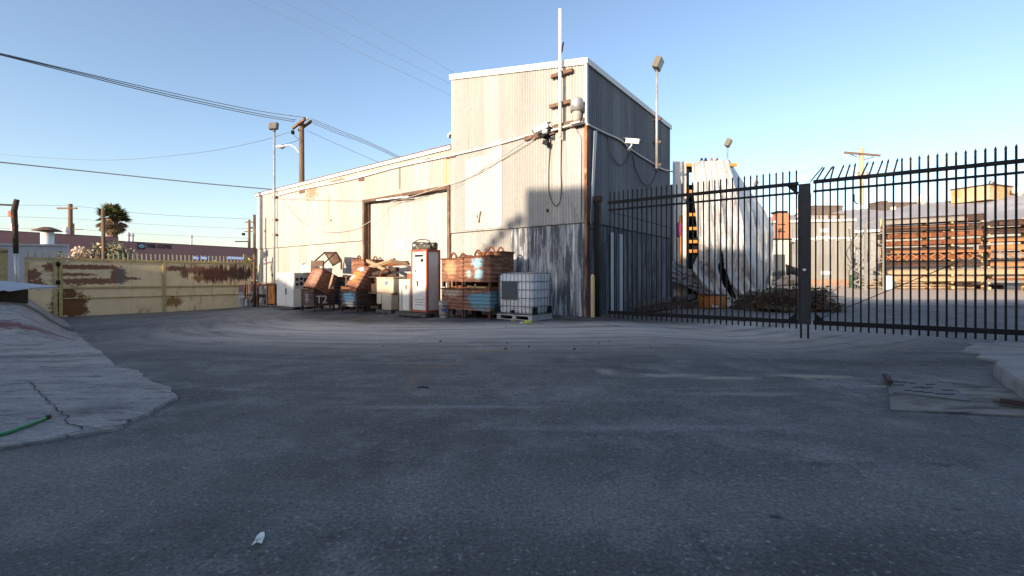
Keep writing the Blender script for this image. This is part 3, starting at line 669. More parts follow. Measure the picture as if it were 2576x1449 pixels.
mdk = bin_mat('dark_rust_bin', [((.45, 0, .45), (.32, .4, .22), (.20, .36, .46), .25), ((.4, 0, .3), (.2, .4, .1), (.5, .45, .35), .25)], True)
mdk2 = bin_mat('dark_rust_bin_b', [((.5, 0, .5), (.12, .4, .2), (.3, .2, .2), .3)], True)
mtA = bin_mat('rust_pink', [((.35, 0, .5), (.25, .3, .3), (.38, .2, .14), .5)])
mtB = bin_mat('rust_orange', [((.4, 0, .45), (.2, .3, .2), (.65, .22, .04), .4), ((.35, 0, .75), (.16, .3, .07), (.5, .55, .55), .25), ((.55, 0, .38), (.12, .3, .1), (.4, .36, .33), .25)])
p = box_at(1233, 804); w, d = dims(p, 1167, 1260)
wR, dR = w, .46; hh = zat(p.y, 727)-p.z; up = zat(p.y, 641)-zat(p.y, 722)
make_bin('rust and teal stained steel bin on the ground, directly left of the white liquid tank', p, ANG, wR, dR, hh, mb3, .2, False, fill=True)
make_bin('orange rusty bin with pale blue marks, on top of the stack beside the white tank', p+Vector((0, 0, hh+.03)), ANG, wR, dR, up, mb1, .14)
p2 = p+uL*(wR+.06)+nL*-.03; w2 = along(p2, uL, 1112)
make_bin('plain brown rusty bin at ground level behind the dirty bucket', p2, ANG, w2, dR, hh-.01, mb4, .2, False, fill=True)
make_bin('plain rusty ribbed bin without paint, upper one behind the dirty bucket', p2+Vector((0, 0, hh+.03)), ANG, w2, dR, up-.04, mb2, .14)
# third upper bin seen behind
p3 = p-nL*(dR+.12); p3 = p3+uL*along(p3, uL, 1262); make_bin('rusty bin half hidden at the wall behind the blue marked bin', p3, ANG, .8, .5, zat(p3.y, 633)-p3.z, mb2, .14)
p4 = p2-nL*(dR+.10); make_bin('plain rusty bin at the wall directly behind the two brown stacked bins', p4, ANG, w2+.2, .6, zat(p4.y, 655)-p4.z, mb2, .14, True, fill=True)
g = MB(); q = p+Vector((0, 0, hh+.02)); g.tube([q+uL*.1+nL*.03, q+uL*.62+nL*.03], .028, 10); g.tube([q+uL*.45+nL*.03, q+uL*.47+nL*.03+Vector((0, 0, .09))], [.04, .02], 10)
g.v = [v-q for v in g.v]
o = g.build('brass_valve_pipe', surf('brass_dull', (.5, .34, .13), .5, .3)); o.location = q+Vector((0, 0, .01)); tag(o, 'dull brass pipe with valve stub lying between the two stacked bins', 'pipe')
# lower dark bins to the left
p = box_at(897, 787); w, d = dims(p, 858, 959); hD = zat(p.y, 729)-p.z
make_bin('dark steel bin with blue and white paint at ground level, under the tipped orange bin', p, ANG, w, d, hD, mdk, .2, False, fill=True)
pB = p
qf = p+uL*.62+nL*-.72*d; make_bin('upright rusty bin with a pale blue mark and arched handles, behind the tipped orange bin', qf+Vector((0, 0, hD+.03))+uL*.0-nL*0, ANG, .78, .8, zat(qf.y, 655)-p.z-hD, bin_mat('rust_upright', [((.5, 0, .42), (.14, .4, .16), (.36, .5, .55), .25)]), .14)
tb = make_bin('tipped orange rusty bin with white paint marks, leaning on the dark blue marked bin', p+nL*.02+Vector((0, 0, hD+.02)), ANG, .66, .62, .88, mtB, .06, False, tilt=(radians(31), radians(-8)))
p = box_at(789.5, 784); w, d = dims(p, 758, 842); hT = zat(p.y, 729)-p.z
t2 = make_bin('dark brown bin lettered T2 in white, lowest beside the small grey hopper', p, ANG, w, d, hT, mdk2, .2, False)
pT = p
ta = make_bin('tipped pinkish rusty bin without marks, leaning on the bin lettered T2', p-uL*.03+nL*.02+Vector((0, 0, hT+.02)), ANG, .80, .62, .84, mtA, .06, False, tilt=(radians(27), radians(-3)))
def text(body, size, mat, parent, M, name='lettering', ext=.004):
    cu = bpy.data.curves.new(name, 'FONT'); cu.body = body; cu.size = size; cu.extrude = ext; cu.resolution_u = 3; cu.offset = size*.012
    ob = bpy.data.objects.new(name, cu); COL.objects.link(ob)
    dg = bpy.context.evaluated_depsgraph_get(); me = bpy.data.meshes.new_from_object(ob.evaluated_get(dg)); bpy.data.objects.remove(ob)
    me.transform(M); me.materials.clear(); me.materials.append(mat)
    o = bpy.data.objects.new(name, me); COL.objects.link(o); o.parent = parent; return o
m_letter = surf('white_lettering', (.6, .58, .54), .7, layers=[((.12, .09, .07), .6, .05, 14, (1, 1, 1))])
# right side face of the bin lies at local x=0 looking along -x, text runs towards -y
M_ = Matrix(((0, 0, -1, -.028), (-1, 0, 0, -.06), (0, 1, 0, .30), (0, 0, 0, 1)))
text('T2', .42, m_letter, t2, M_)
p5 = box_at(866, 781)+nL*-.35; make_bin('pinkish rusty bin wedged between the bin lettered T2 and the blue marked dark bin', p5, ANG, .75, .6, zat(p5.y, 722)-p5.z, mtA, .15, False, fill=True)
p6 = pT+uL*-.2-nL*1.25; p6.z = gz(p6.x, p6.y); make_bin('dark rusty bin at the wall behind the bin lettered T2', p6, ANG, 1.3, .7, zat(p6.y, 697)-p6.z, mdk2, .15, False, fill=True)
p7 = pT+uL*-.3-nL*1.15; p7.z = zat(p6.y, 695)
p8 = box_at(897, 787)+uL*.1-nL*1.3; p8.z = gz(p8.x, p8.y); make_bin('dark rusty bin at the wall behind the tipped orange bin', p8, ANG, 1.5, .7, zat(p8.y, 690)-p8.z, mb4, .15, False, fill=True)
# angled open frame lying on tipped bin
AF, LF, RF, AB, LB_, RB_ = P(845.4, 634.5, 16.9), P(813.7, 664, 16.7), P(858.7, 655, 17.0), P(817, 635, 17.7), P(783.7, 664, 17.4), P(837, 668, 17.8)
fr = thing('open_steel_frame', 'brown open steel frame with a plate on one side, perched above the tipped pinkish bin', 'steel frame', LF-Vector((0, 0, .05)))
g = MB()
for a, b in ((AF, LF), (AF, RF), (AB, LB_), (AB, RB_), (AF, AB), (RF, RB_)): g.bar(a, b, .05)
g.build('frame', m_rustdark, fr, True)
nn_ = Vector((.01, 0, .015)); MB().poly([AF, AB, RB_, RF], nn_).build('plate', m_frame, fr, True)
g = MB(); g.bar(LF+Vector((0, 0, .02)), LB_+Vector((0, 0, .02)), .05, .22); g.build('foot_plate', m_frame, fr, True)
g = MB(); g.bar(LF-Vector((0, 0, .02)), LF-Vector((.02, 0, .28)), .05); g.bar(RF, RF-Vector((0, 0, .35)), .05); g.build('prop', m_rustdark, fr, True)
# white electrical cabinet
p = box_at(739.5, 780); w, d = dims(p, 697, 790); z0 = .10; hC = zat(p.y, 686)-p.z
def pallet(label, p, w, d, mat=None):
    t = thing('pallet', label, 'pallet', p, ANG, 'low pallets under the stored goods'); mat = mat or m_greywood
    for k in range(6):
        x = w*(k+.5)/6; MB().bb(x-w/15, x+w/15, -d, 0, .095, .115).build('deck_board', mat, t)
    for y in (-.05, -d/2, -d+.05): MB().bb(0, w, y-.045, y+.045, .02, .093).build('stringer', mat, t)
    for x in (w*.12, w*.5, w*.88): MB().bb(x-.05, x+.05, -d, 0, 0, .018).build('bottom_board', mat, t)
    return t
pallet('dark low pallet under the white electrical cabinet', p+nL*.12-uL*.15, w+.35, d+.2)
m_cab = surf('cabinet_white', (.68, .66, .6), .5, var=.08, vs=3, layers=[((.42, .36, .28), .68, .06, 4, (1, 1, .5)), ((.2, .15, .1), .76, .02, 10, (1, 1, 1))])
m_cabg = surf('cabinet_grey', (.42, .42, .40), .6, var=.12)
cb = thing('electrical_cabinet', 'squat white two-door electrical cabinet, leftmost cabinet in the row', 'cabinet', p+Vector((0, 0, .12)), ANG)
g = MB(); g.bb(0, w, -d, 0, 0, hC-.12); g.build('body', m_cab, cb)
for x0, x1 in ((.02, w*.44), (w*.46, w-.02)): MB().bb(x0, x1, .0, .02, .03, hC-.16).build('door', m_cab, cb)
MB().bb(w*.40, w*.43, .02, .05, .5, .75).build('handle', m_black, cb)
for k, (y, z, s_) in enumerate(((-.12, 1.12, .07), (-.12, .92, .07), (-.3, 1.15, .08), (-.3, .95, .09), (-.48, 1.1, .1), (-.48, .85, .08))):
    MB().box((-.015, y, z), (.03, s_*1.3, s_*1.5)).build('switch', m_black, cb)
MB().bb(-.01, 0, -d+.02, -.02, .75, hC-.15).build('control_panel', m_cabg, cb)
o = p+uL*-.45-nL*.4+Vector((0, 0, hC))
bx = thing('grey_metal_box', 'small light grey metal box on top of the squat white cabinet', 'metal box', o, ANG)
MB().cbox(-.1, .8, -.4, 0, 0, .3, .02).build('body', m_cabg, bx); MB().bb(-.12, .82, -.42, .02, .3, .32).build('lid', m_white, bx)
g = MB(); g.tube([(.7, -.1, .32), (.7, -.1, .37), (.55, -.1, .38)], .015, 6); g.build('knob', m_black, bx)
# hopper
p = box_at(770, 776)
hp = thing('grey_hopper', 'small grey open sheet metal hopper between the white cabinet and the bin lettered T2', 'hopper', p, ANG)
g = MB(); g.add([(0, 0, .55), (.7, 0, .55), (.55, -.05, .1), (.25, -.05, .1), (0, -.5, .55), (.7, -.5, .55), (.55, -.4, .1), (.25, -.4, .1)], [(0, 1, 2, 3), (4, 7, 6, 5), (0, 3, 7, 4), (1, 5, 6, 2), (3, 2, 6, 7)])
g.build('hopper_body', m_cabg, hp); g = MB()
for x in (.25, .55):
    for y in (-.06, -.4): g.bar((x, y, .1), (x, y, -.02), .03)
g.build('stand', m_rustdark, hp)
# scrap rack on the far left
o = ghit(700, 772)+uL*.25
rk = thing('scrap_rack', 'rusty steel rack loaded with scrap, beside the right end of the yellow fence', 'rack', o, ANG)
Wd = 3.4
for x in (0, .9, 1.9, Wd):
    for y in (0, -.9): MB().bar((x, y, -.05), (x, y, 1.0+.03*x), .07).build('post', m_rust, rk)
for y in (0, -.9):
    MB().bar((0, y, 1.0), (Wd, y, 1.1), .07).build('beam', m_rust, rk); MB().bar((0, y, .5), (Wd, y, .45), .05).build('beam', m_rustdark, rk)
MB().bb(.2, Wd-.1, -.85, -.05, .50, .53).build('shelf', m_rustdark, rk)
for i, (x0, x1, y, z, dz, m_, lb) in enumerate(((-.3, 1.6, .0, 1.1, .02, m_woodpale, 'front pale plank on the scrap rack'), (.6, 3.6, -.35, 1.15, .10, m_woodpale, 'long pale plank overhanging the left end of the scrap rack'), (1.2, 4.0, -.7, 1.2, .16, m_wood, 'dark plank at the back of the scrap rack'), (-.3, .9, -.6, 1.2, .1, m_rust, 'rusty bar at the right end of the scrap rack'), (-.2, 1.2, -.3, 1.34, -.2, m_wood, 'brown board tilted on top of the scrap rack'))):
    g = MB(); a = LWl = None
    a = o+uL*x0+nL*y+Vector((0, 0, z)); b = o+uL*x1+nL*(y-.1)+Vector((0, 0, z+dz)); g.bar(a, b, .16, .04); solo('plank' if m_ is not m_rust else 'steel_bar', g, m_, lb, 'plank' if m_ is not m_rust else 'bar', 'planks on the scrap rack', origin=a)
g = MB(); g.poly([(-.05, .06, .12), (.62, .06, .12), (.62, .06, 1.0), (-.05, .06, 1.0)], (0, .02, 0)); a = o.copy()
q = thing('orange_sheet', 'orange rusty sheet panel leaning on the right end of the scrap rack', 'sheet', o, ANG); g.build('panel', surf('orange_sheet', (.55, .22, .06), .7, layers=[(RUST, .55, .08, 3, (2, 2, .5))]), q)
MB().bar((.7, .1, -.02), (.7, .1, 1.0), .04).build('edge_angle', m_galv, q)
for i, (x, y, r_, h_) in enumerate(((607, 769, .17, .5), (622, 767, .11, .36))):
    p = ghit(x, y+3); g = MB().lathe((0, 0, 0), [(0, 0), (r_*.85, 0), (r_*.9, .02), (r_, h_*.9), (r_*1.08, h_*.92), (r_*1.08, h_), (r_*.95, h_), (r_*.93, h_*.9), (0, h_*.88)], 20)
    o2 = g.build('plastic_drum', m_white); o2.location = p; tag(o2, ['larger white plastic drum at the right end of the yellow fence', 'smaller white plastic drum near the scrap rack posts'][i], 'drum')
# scrap pieces below the rack
for i in range(9):
    x = .2+i*.36; g = MB(); c = Vector((x, -.4+.25*random.random(), .15+.08*random.random())); rt = Matrix.Rotation(random.random()*3, 3, 'Z') @ Matrix.Rotation(.3*random.random(), 3, 'X')
    g.box((0, 0, 0), (.28+.1*random.random(), .2, .16+.12*random.random()), M=rt); g.tube([(0, 0, 0), (.1, .05, .22)], .03, 7)
    pos = ghit(700, 772)+uL*(.25+c.x)+nL*c.y; o2 = g.build('scrap_block', [m_rust, m_rustdark, m_cabg][i % 3]); o2.location = pos+Vector((0, 0, c.z)); o2.rotation_euler = (0, 0, ANG)
    tag(o2, ['rust brown', 'nearly black', 'light grey'][i % 3]+' scrap casting under the scrap rack', 'scrap metal', ['brown', 'black', 'grey'][i % 3]+' castings under the scrap rack')
    g = MB(); g.box((0, 0, 0), (.2, .22, .1), .5*i); g.tube([(-.1, 0, .05), (.1, .1, .1)], .035, 7)
    o3 = g.build('scrap_block', [m_rust, m_greywood, m_rustdark][i % 3]); o3.location = ghit(700, 772)+uL*(.1+x)+nL*(-.45)+Vector((0, 0, 1.18+.02*i)); tag(o3, ['rusty brown', 'weathered grey', 'dark'][i % 3]+' scrap lump on top of the scrap rack', 'scrap metal', ['brown', 'grey', 'dark'][i % 3]+' lumps on top of the scrap rack')
p = ghit(686, 773)
st_ = thing('round_top_stand', 'tan post stand with a round black plate on top, behind the scrap rack', 'stand', p+uL*1.2-nL*.8, 0)
MB().tube([(0, 0, 0), (0, 0, 1.45)], .045, 8).build('post', m_woodpale, st_); MB().lathe((0, 0, 1.42), [(0, 0), (.26, .0), (.3, .06), (.28, .16), (0, .2)], 16).build('round_plate', m_black, st_)
# beige boxes
def crate(label, p, w, d, h, mat, group=None, blue=False):
    t = thing('beige_metal_box', label, 'metal box', p, ANG, group)
    MB().cbox(0, w, -d, 0, 0, h, .03).build('body', mat, t)
    MB().cbox(-.02, w+.02, -d-.02, .02, h-.01, h+.03, .03).build('lid', mat, t)
    if blue: MB().bb(w*.3, w*.5, .0, .004, h*.55, h*.8).build('blue_sticker', surf('sticker_blue', (.15, .2, .3), .5), t)
    return t
m_beige = surf('beige_enamel', (.50, .43, .32), .5, var=.12, layers=[((.3, .2, .12), .66, .06, 5, (1, 1, .6))])
p = box_at(984, 790); w, d = dims(p, 960, 1003)
pallet('dark pallet under the beige metal boxes', p, w+.3, .9)
zb = .12
c0 = crate('lower beige metal box, left of the red framed cabinet', p+Vector((0, 0, zb)), w, d, zat(p.y, 741)-p.z-zb, m_beige)
q = p+uL*.02; hb = zat(p.y, 741)-p.z+.04
c1_ = crate('upper beige metal box with a blue sticker, stacked left of the red framed cabinet', q+Vector((0, 0, hb))-uL*.12, .86, .62, zat(p.y, 701)-zat(p.y, 739), m_beige, blue=True)
MB().bb(.6, .84, -.02, 0, -.35, -.02).build('bracket', m_beige, c1_)
# low cabinet + tall red framed cabinet
p = box_at(1072, 800); p = p+Vector((0, 0, 0)); pc = p-nL*.12+uL*.10
pallet('long dark pallet under the tall red framed cabinet', p, 1.35, .8)
zt = .13; topz = zat(pc.y, 627); w = along(pc, uL, 1034); d = along(pc, uR, 1108)
m_redf = surf('red_frame_paint', (.36, .09, .045), .6, var=.2, vs=6, layers=[((.16, .06, .04), .62, .05, 7, (1, 1, .5))])
m_panel = surf('panel_white', (.74, .70, .64), .5, var=.08, layers=[((.45, .36, .28), .66, .06, 3, (1, 1, .5)), ((.2, .12, .08), .75, .02, 12, (1, 1, 1))])
tc_ = thing('red_framed_cabinet', 'tall white control cabinet with a red frame, standing on a pallet', 'cabinet', pc+Vector((0, 0, zt)), ANG)
H = topz-pc.z-zt; e = .055
g = MB(); g.bb(.02, w-.02, -d+.02, -.02, .02, H-.02); g.build('body', m_panel, tc_)
g = MB()
for x in (0, w-e):
    for y in (-e, -d): g.bb(x, x+e, y, y+e, 0, H)
for z in (0, H-e):
    g.bb(e, w-e, -e+.003, -.003, z, z+e); g.bb(e, w-e, -d+.003, -d+e-.003, z, z+e); g.bb(.003, e-.003, -d+e, -e, z, z+e); g.bb(w-e+.003, w-.003, -d+e, -e, z, z+e)
g.bb(.01, w-.01, -d+.01, -.01, H-.01, H+.006)
g.build('frame', m_redf, tc_)
MB().bb(e+.01, w-e-.01, -.018, -.004, e+.01, H-e-.01).build('door', m_panel, tc_)
MB().bb(w*.25, w*.75, -.003, .004, H-.20, H-.14).build('name_plate', m_black, tc_)
MB().box((w*.3, 0, H-.3), (.1, .03, .08)).build('gauge', m_black, tc_)
MB().cyl((w*.7, -.002, H-.62), .02, .05, 10).build('lock', m_black, tc_)
MB().bar((w*.6, .012, H*.5), (w*.55, .012, H*.42), .03).build('door_handle', m_black, tc_)
for k in range(3): MB().bb(w*.25, w*.75, -.003, .004, .2+.07*k, .215+.07*k).build('vent_slot', surf('slot_grey', (.2, .2, .2), .7), tc_)
# engine lump on top
o = pc+Vector((0, 0, zt+H+.01))+uL*.35-nL*.3
en = thing('machine_motor', 'greasy dark motor with pipes lying on top of the red framed cabinet', 'motor', o, ANG)
m_eng = surf('greasy_metal', (.10, .09, .075), .5, .5, var=.5, vs=8, layers=[((.5, .46, .38), .62, .05, 9, (1, 1, 1))])
g = MB(); g.cbox(-.3, .3, -.16, .16, 0, .14, .03); g.cbox(.25, .5, -.13, .13, -.02, .2, .03); g.box((-.1, .05, .17), (.22, .16, .06)); g.build('housing', m_eng, en)
g = MB(); g.tube([(-.05, .1, .16), (.45, .1, .2)], .05, 14); g.tube([(.42, -.05, -.05), (.42, -.05, .18)], .06, 12); g.tube([(-.38, 0, .12), (-.2, 0, .12)], .08, 14); g.build('cylinder', m_eng, en)
g = MB(); g.tube(spline([(-.25, .12, .15), (-.22, .12, .25), (.1, .12, .29), (.32, .12, .26), (.36, .12, .15)], 5), .014, 7); g.tube(spline([(.5, 0, .1), (.56, 0, -.1), (.52, .05, -.35)], 5), .025, 7); g.tube(spline([(.48, 0.1, .1), (.52, .12, -.15), (.45, .1, -.25)], 5), .018, 7); g.build('pipework', m_rustdark, en)
MB().lathe((.33, .16, .1), [(0, 0), (.05, 0), (.05, .06), (0, .06)], 12).build('filter_cap', m_white, en)
p = pc+uL*(w+.04)+Vector((0, 0, zt)); w2 = along(p, uL, 1003)
lc = thing('low_beige_cabinet', 'low beige cabinet with an orange round sticker, directly left of the red framed cabinet', 'cabinet', p, ANG)
hl = zat(p.y, 702)-p.z
MB().cbox(0, w2, -.5, 0, 0, hl, .02).build('body', m_beige, lc); MB().bb(.04, w2*.6, 0, .015, .04, hl-.04).build('door', m_panel, lc)
MB().bb(w2*.72, w2*.8, 0, .02, .02, hl-.02).build('post_trim', m_cab, lc)
MB().xf(Matrix.Identity(4)).box((w2*.3, .017, hl*.75), (.11, .006, .13)).build('orange_sticker', surf('sticker_orange', (.6, .17, .05), .5), lc)
MB().bb(-.02, w2*.5, -.42, -.1, hl, hl+.16).build('red_toolbox', m_redf, lc)
p = pc+uL*.95-nL*.9; p.z = gz(p.x, p.y)
bx = thing('dented_white_box', 'dented white box on a dark stand, behind the low beige cabinet', 'metal box', p, ANG)
zz = zat(p.y, 688)-p.z; MB().cbox(0, .62, -.4, 0, zz, zat(p.y, 661)-p.z, .03).build('body', m_cab, bx)
g = MB()
for x in (.05, .57):
    for y in (-.05, -.35): g.bar((x, y, 0), (x, y, zz), .05)
g.bb(0, .62, -.4, 0, zz-.04, zz-.002); g.build('stand', m_rustdark, bx)
# scrap beams behind
for i, (x0, y0, x1, y1, D0, D1, w_, m_, lb) in enumerate(((932, 668, 1024, 660, 16.3, 14.8, .14, m_rust, 'upper rusty beam resting across the scrap behind the beige boxes'), (930, 672, 992, 652, 16.0, 15.2, .10, m_woodpale, 'pale beam end rising behind the beige boxes'), (940, 690, 1000, 676, 15.6, 15.0, .16, m_rustdark, 'dark beam lying behind the beige boxes'),
        (925, 655, 975, 680, 16.2, 15.4, .12, m_woodpale, 'pale board sloping down behind the tipped orange bin'), (945, 705, 1000, 690, 15.3, 14.8, .12, m_rustdark, 'lowest dark beam behind the beige boxes'), (985, 655, 1028, 664, 15.0, 14.2, .1, m_wood, 'brown timber against the greasy motor'))):
    g = MB(); a = P(x0, y0, D0); g.bar(a, P(x1, y1, D1), w_, w_*.7); g.bar(a+Vector((0, 0, -.06)), P(x1, y1, D1)+Vector((0, 0, -.07)), w_*.5, .03); solo('scrap_beam', g, m_, lb, 'beam', 'beams behind the beige boxes', origin=a)
g = MB(); a = P(955, 728, 15.0); 
o = P(962, 750, 15.1); o.z = gz(o.x, o.y)
sp = thing('scrap_trolley', 'dark steel trolley frame holding the scrap beams behind the beige boxes', 'trolley', o, ANG)
g = MB()
for x in (-.9, .2, 1.0):
    for y in (0, -.7): g.bar((x, y, 0), (x, y, 1.15), .06)
g.build('frame', m_rustdark, sp)
g = MB(); g.bb(-.95, 1.05, -.72, .02, .6, .66); g.bb(-.95, 1.05, -.72, .02, 1.15, 1.2); g.bb(-.8, .9, -.6, -.1, .66, .95); g.build('load_deck', m_rustdark, sp)
g = MB(); g.tube(spline([P(943, 718, 14.7), P(958, 690, 14.8), P(966, 679, 14.9), P(975, 678, 15), P(981, 688, 15.1)], 6), .022, 8); solo('bent_pipe', g, m_rust, 'rusty pipe with a hooked top, leaning between the tipped orange bin and the beige boxes', 'pipe', origin=P(943, 718, 14.7))
g = MB(); g.bar(P(828, 727, 16.3), P(838, 690, 16.6), .07, .04); solo('timber_stake', g, m_woodpale, 'short tan stake leaning between the two tipped bins', 'stake', origin=P(828, 727, 16.3))
# bucket
p = ghit(1118, 799)
bk = thing('bucket', 'dirty white plastic bucket with a blue label, in front of the rusty stacked bins', 'bucket', p)
MB().lathe((0, 0, 0), [(0, 0), (.125, 0), (.13, .01), (.15, .34), (.163, .345), (.163, .37), (.152, .375), (.155, .44), (.163, .445), (.163, .46), (.15, .46), (.145, .36), (.12, .05), (0, .05)], 28).build('shell', surf('dirty_bucket', (.46, .42, .36), .6, var=.2, vs=7, layers=[((.15, .14, .15), .55, .06, 4, (1, 1, 2)), ((.6, .56, .5), .66, .05, 6, (1, 1, .7))]), bk)
g = MB(); vs = []
for k in range(9):
    a = -pi/2-.5+k*.125
    for z, r_ in ((.17, .1428), (.25, .1473)): vs.append((r_*cos(a), r_*sin(a), z))
g.add(vs, [(2*k, 2*k+2, 2*k+3, 2*k+1) for k in range(8)]); g.build('blue_label', surf('label_blue', (.08, .13, .32), .5), bk)
g = MB(); g.tube(spline([(-.16, 0, .36), (-.1, -.12, .30), (0, -.17, .28), (.1, -.12, .30), (.16, 0, .36)], 5), .004, 6); g.build('wire_handle', m_galv, bk)
MB().bar((.04, .1, .1), (.08, .13, .66), .03).build('stick', m_woodpale, bk)
# IBC tote
p = ghit(1339, 808); w = along(p, uL, 1250); d = along(p, uR, 1389)
tt = thing('liquid_tote', 'white plastic liquid tank in a metal cage on a pallet, at the warehouse corner', 'liquid tank', p, ANG)
topz = CH+.06-p.z; pz = .13
m_tote = surf('tote_plastic', (.80, .79, .79), .35, var=.08, vs=3, bump=.05, layers=[((.62, .58, .5), .6, .12, 2.5, (1, 1, .5))])
m_tote.node_tree.nodes['Principled BSDF'].inputs['Subsurface Weight'].default_value = .15
tank = MB().cbox(.03, w-.03, -d+.03, -.03, pz+.02, topz, .09).build('tank', m_tote, tt)
MB().lathe((w*.45, -d*.5, topz-.005), [(0, .06), (.09, .06), (.10, .05), (.10, 0), (.13, 0)], 24).build('filler_cap', surf('cap_red', (.12, .03, .03), .5), tt)
m_cage = surf('cage_steel', (.22, .23, .24), .4, .6, var=.2, bump=0)
r_ = .009
def pathrect(z, ins=0):
    q = []; rr = .08
    x0, x1, y0, y1 = .0+ins, w-ins, -d+ins, -ins
    for cx, cy, a0 in ((x1-rr, y1-rr, 0), (x0+rr, y1-rr, pi/2), (x0+rr, y0+rr, pi), (x1-rr, y0+rr, 1.5*pi)):
        for k in range(4): q.append((cx+rr*cos(a0+k*pi/6), cy+rr*sin(a0+k*pi/6), z))
    q.append(q[0]); return q
for z in (pz+.02, pz+.2, pz+.4, pz+.6, pz+.8, topz+.01): MB().tube(pathrect(z), r_*1.3 if z > topz else r_, 6).build('cage_ring', m_cage, tt)
for k in range(9):
    x = .08+(w-.16)*k/8
    for y in (.004, -d-.004): MB().tube([(x, y, pz), (x, y, topz+.01)], r_*.9, 6).build('cage_upright', m_cage, tt)
for k in range(6):
    y = -.09-(d-.18)*k/5
    for x in (-.004, w+.004): MB().tube([(x, y, pz), (x, y, topz+.01)], r_*.9, 6).build('cage_upright', m_cage, tt)
MB().bar((0, -d*.35, topz+.03), (w, -d*.35, topz+.03), .025).build('top_bar', m_cage, tt); MB().bar((0, -d*.7, topz+.03), (w, -d*.7, topz+.03), .025).build('top_bar', m_cage, tt)
MB().bb(w*.42, w*.85, .012, .016, pz+.36, pz+.80).build('dark_plate', surf('dark_plate', (.06, .065, .075), .5, bump=.05), tt)
for x in (0.06, w/2, w-.06): MB().bb(x-.06, x+.06, -d, 0, .015, pz-.025).build('pallet_foot', m_galv, tt)
g = MB(); g.bb(0, w, -.06, .01, pz-.03, pz-.002); g.bb(0, w, -d, -d+.06, pz-.03, pz-.002); g.bb(0, .06, -d+.06, -.06, pz-.03, pz-.002); g.bb(w-.06, w, -d+.06, -.06, pz-.03, pz-.002); g.bb(.06, w-.06, -d+.06, -.06, pz-.02, pz-.005)
g.bb(0, w, -.05, .01, -.0, .018); g.bb(-.01, .05, -d, -.05, 0, .018)
g.build('pallet_frame', m_galv, tt)
for x, y in ((-.004, -.1), (-.004, -d+.12), (w*.98, .004)):
    MB().box((x, y, pz+.1), (.03 if x < .1 else .14, .16 if x < .1 else .02, .17)).build('corner_guard', m_black, tt)
MB().tube([(w*.5, .02, pz+.07), (w*.5, .1, pz+.07)], .04, 12).build('outlet_valve', m_black, tt)
for i, (x, y, s_, c, lb) in enumerate(((1327, 811, .10, (.55, .5, .05), 'crumpled yellow rag lying at the foot of the white tank'), (1292, 806, .07, (.35, .24, .13), 'small tan crumpled rag by the middle of the tank pallet'), (1352, 787, .05, (.6, .45, .08), 'tiny yellow scrap tucked on the tank pallet side'), (1312, 811, .05, (.6, .58, .5), 'pale paper scrap beside the crumpled yellow rag'))):
    q = ghit(x, y+2); g = MB(); n = 10; vs = []
    for a in range(5):
        for b in range(n):
            th = b/n*2*pi; ph = a/4*pi/2; rr = s_*(1+.35*mn.noise(Vector((cos(th)*2, sin(th)*2, ph*2+i*5))))
            vs.append((rr*cos(th)*cos(ph), rr*sin(th)*cos(ph)*.7, rr*sin(ph)*.6))
    g.add(vs, [(a*n+b, a*n+(b+1) % n, (a+1)*n+(b+1) % n, (a+1)*n+b) for a in range(4) for b in range(n)])
    o = g.build('rag', surf('rag_%d' % i, c, .9, var=.3, vs=20)); o.location = q+Vector((0, 0, .002)); tag(o, lb, 'rag')
# ------------------------------------------------------------------ yellow fence, left
YA = P(60, 700, 16.9); YB = P(632, 700, 22.7); YA.z = YB.z = 0
ya = atan2(YB.y-YA.y, YB.x-YA.x); yl = (Vector((YB.x-YA.x, YB.y-YA.y, 0))).length; yd = Vector((cos(ya), sin(ya), 0))
def yx(x): return along(YA, yd, x)
YF = thing('yellow_fence', 'long pale yellow sheet metal fence with rust patches, closing the left side of the yard', 'fence', YA, ya)
YE = (.68, .54, .33); BR = (.20, .095, .055)
sp_ = [((yx(76), 0, 1.1), (.45, 9, .35), BR, .12), ((yx(92), 0, .75), (.4, 9, .25), BR, .12), ((yx(122), 0, 1.4), (.22, 9, .25), BR, .12),
       ((yx(178), 0, -.05), (.75, 9, .85), (.15, .065, .02), .15), ((yx(195), 0, 1.42), (1.5, 9, .12), BR, .10), ((yx(235), 0, 1.42), (1.3, 9, .13), BR, .10),
       ((yx(185), 0, 1.12), (1.0, 9, .09), BR, .1), ((yx(225), 0, .85), (1.5, 9, .20), BR, .1), ((yx(290), 0, 1.1), (.25, 9, .5), BR, .1), ((yx(305), 0, 1.05), (.3, 9, .45), (.14, .12, .10), .1),
       ((yx(330), 0, .95), (.5, 9, .08), BR, .2)]
m_yel = surf('yellow_paint_rusted', YE, .7, var=.12, vs=2, bump=.2, bs=15, spots=[(c, (a*.62, b, e*.72), k, w_) for c, (a, b, e), k, w_ in sp_], layers=[((.27, .2, .09), .66, .07, 1.4, (1, 1, .7)), ((.2, .1, .05), .76, .02, 7, (1, 1, 1))])
sp2 = [((yx(440), 0, 1.4), (.7, 9, .16), BR, .15), ((yx(465), 0, 1.25), (.25, 9, .4), BR, .15), ((yx(500), 0, 1.35), (.7, 9, .25), BR, .2), ((yx(548), 0, 1.15), (1.4, 9, .55), (.085, .03, .018), .2), ((yx(600), 0, 1.2), (1.1, 9, .5), (.05, .024, .018), .2), ((yx(500), 0, .95), (.35, 9, .2), (.22, .11, .05), .2), ((yx(435), 0, -.1), (.5, 9, .3), (.25, .14, .05), .2)]
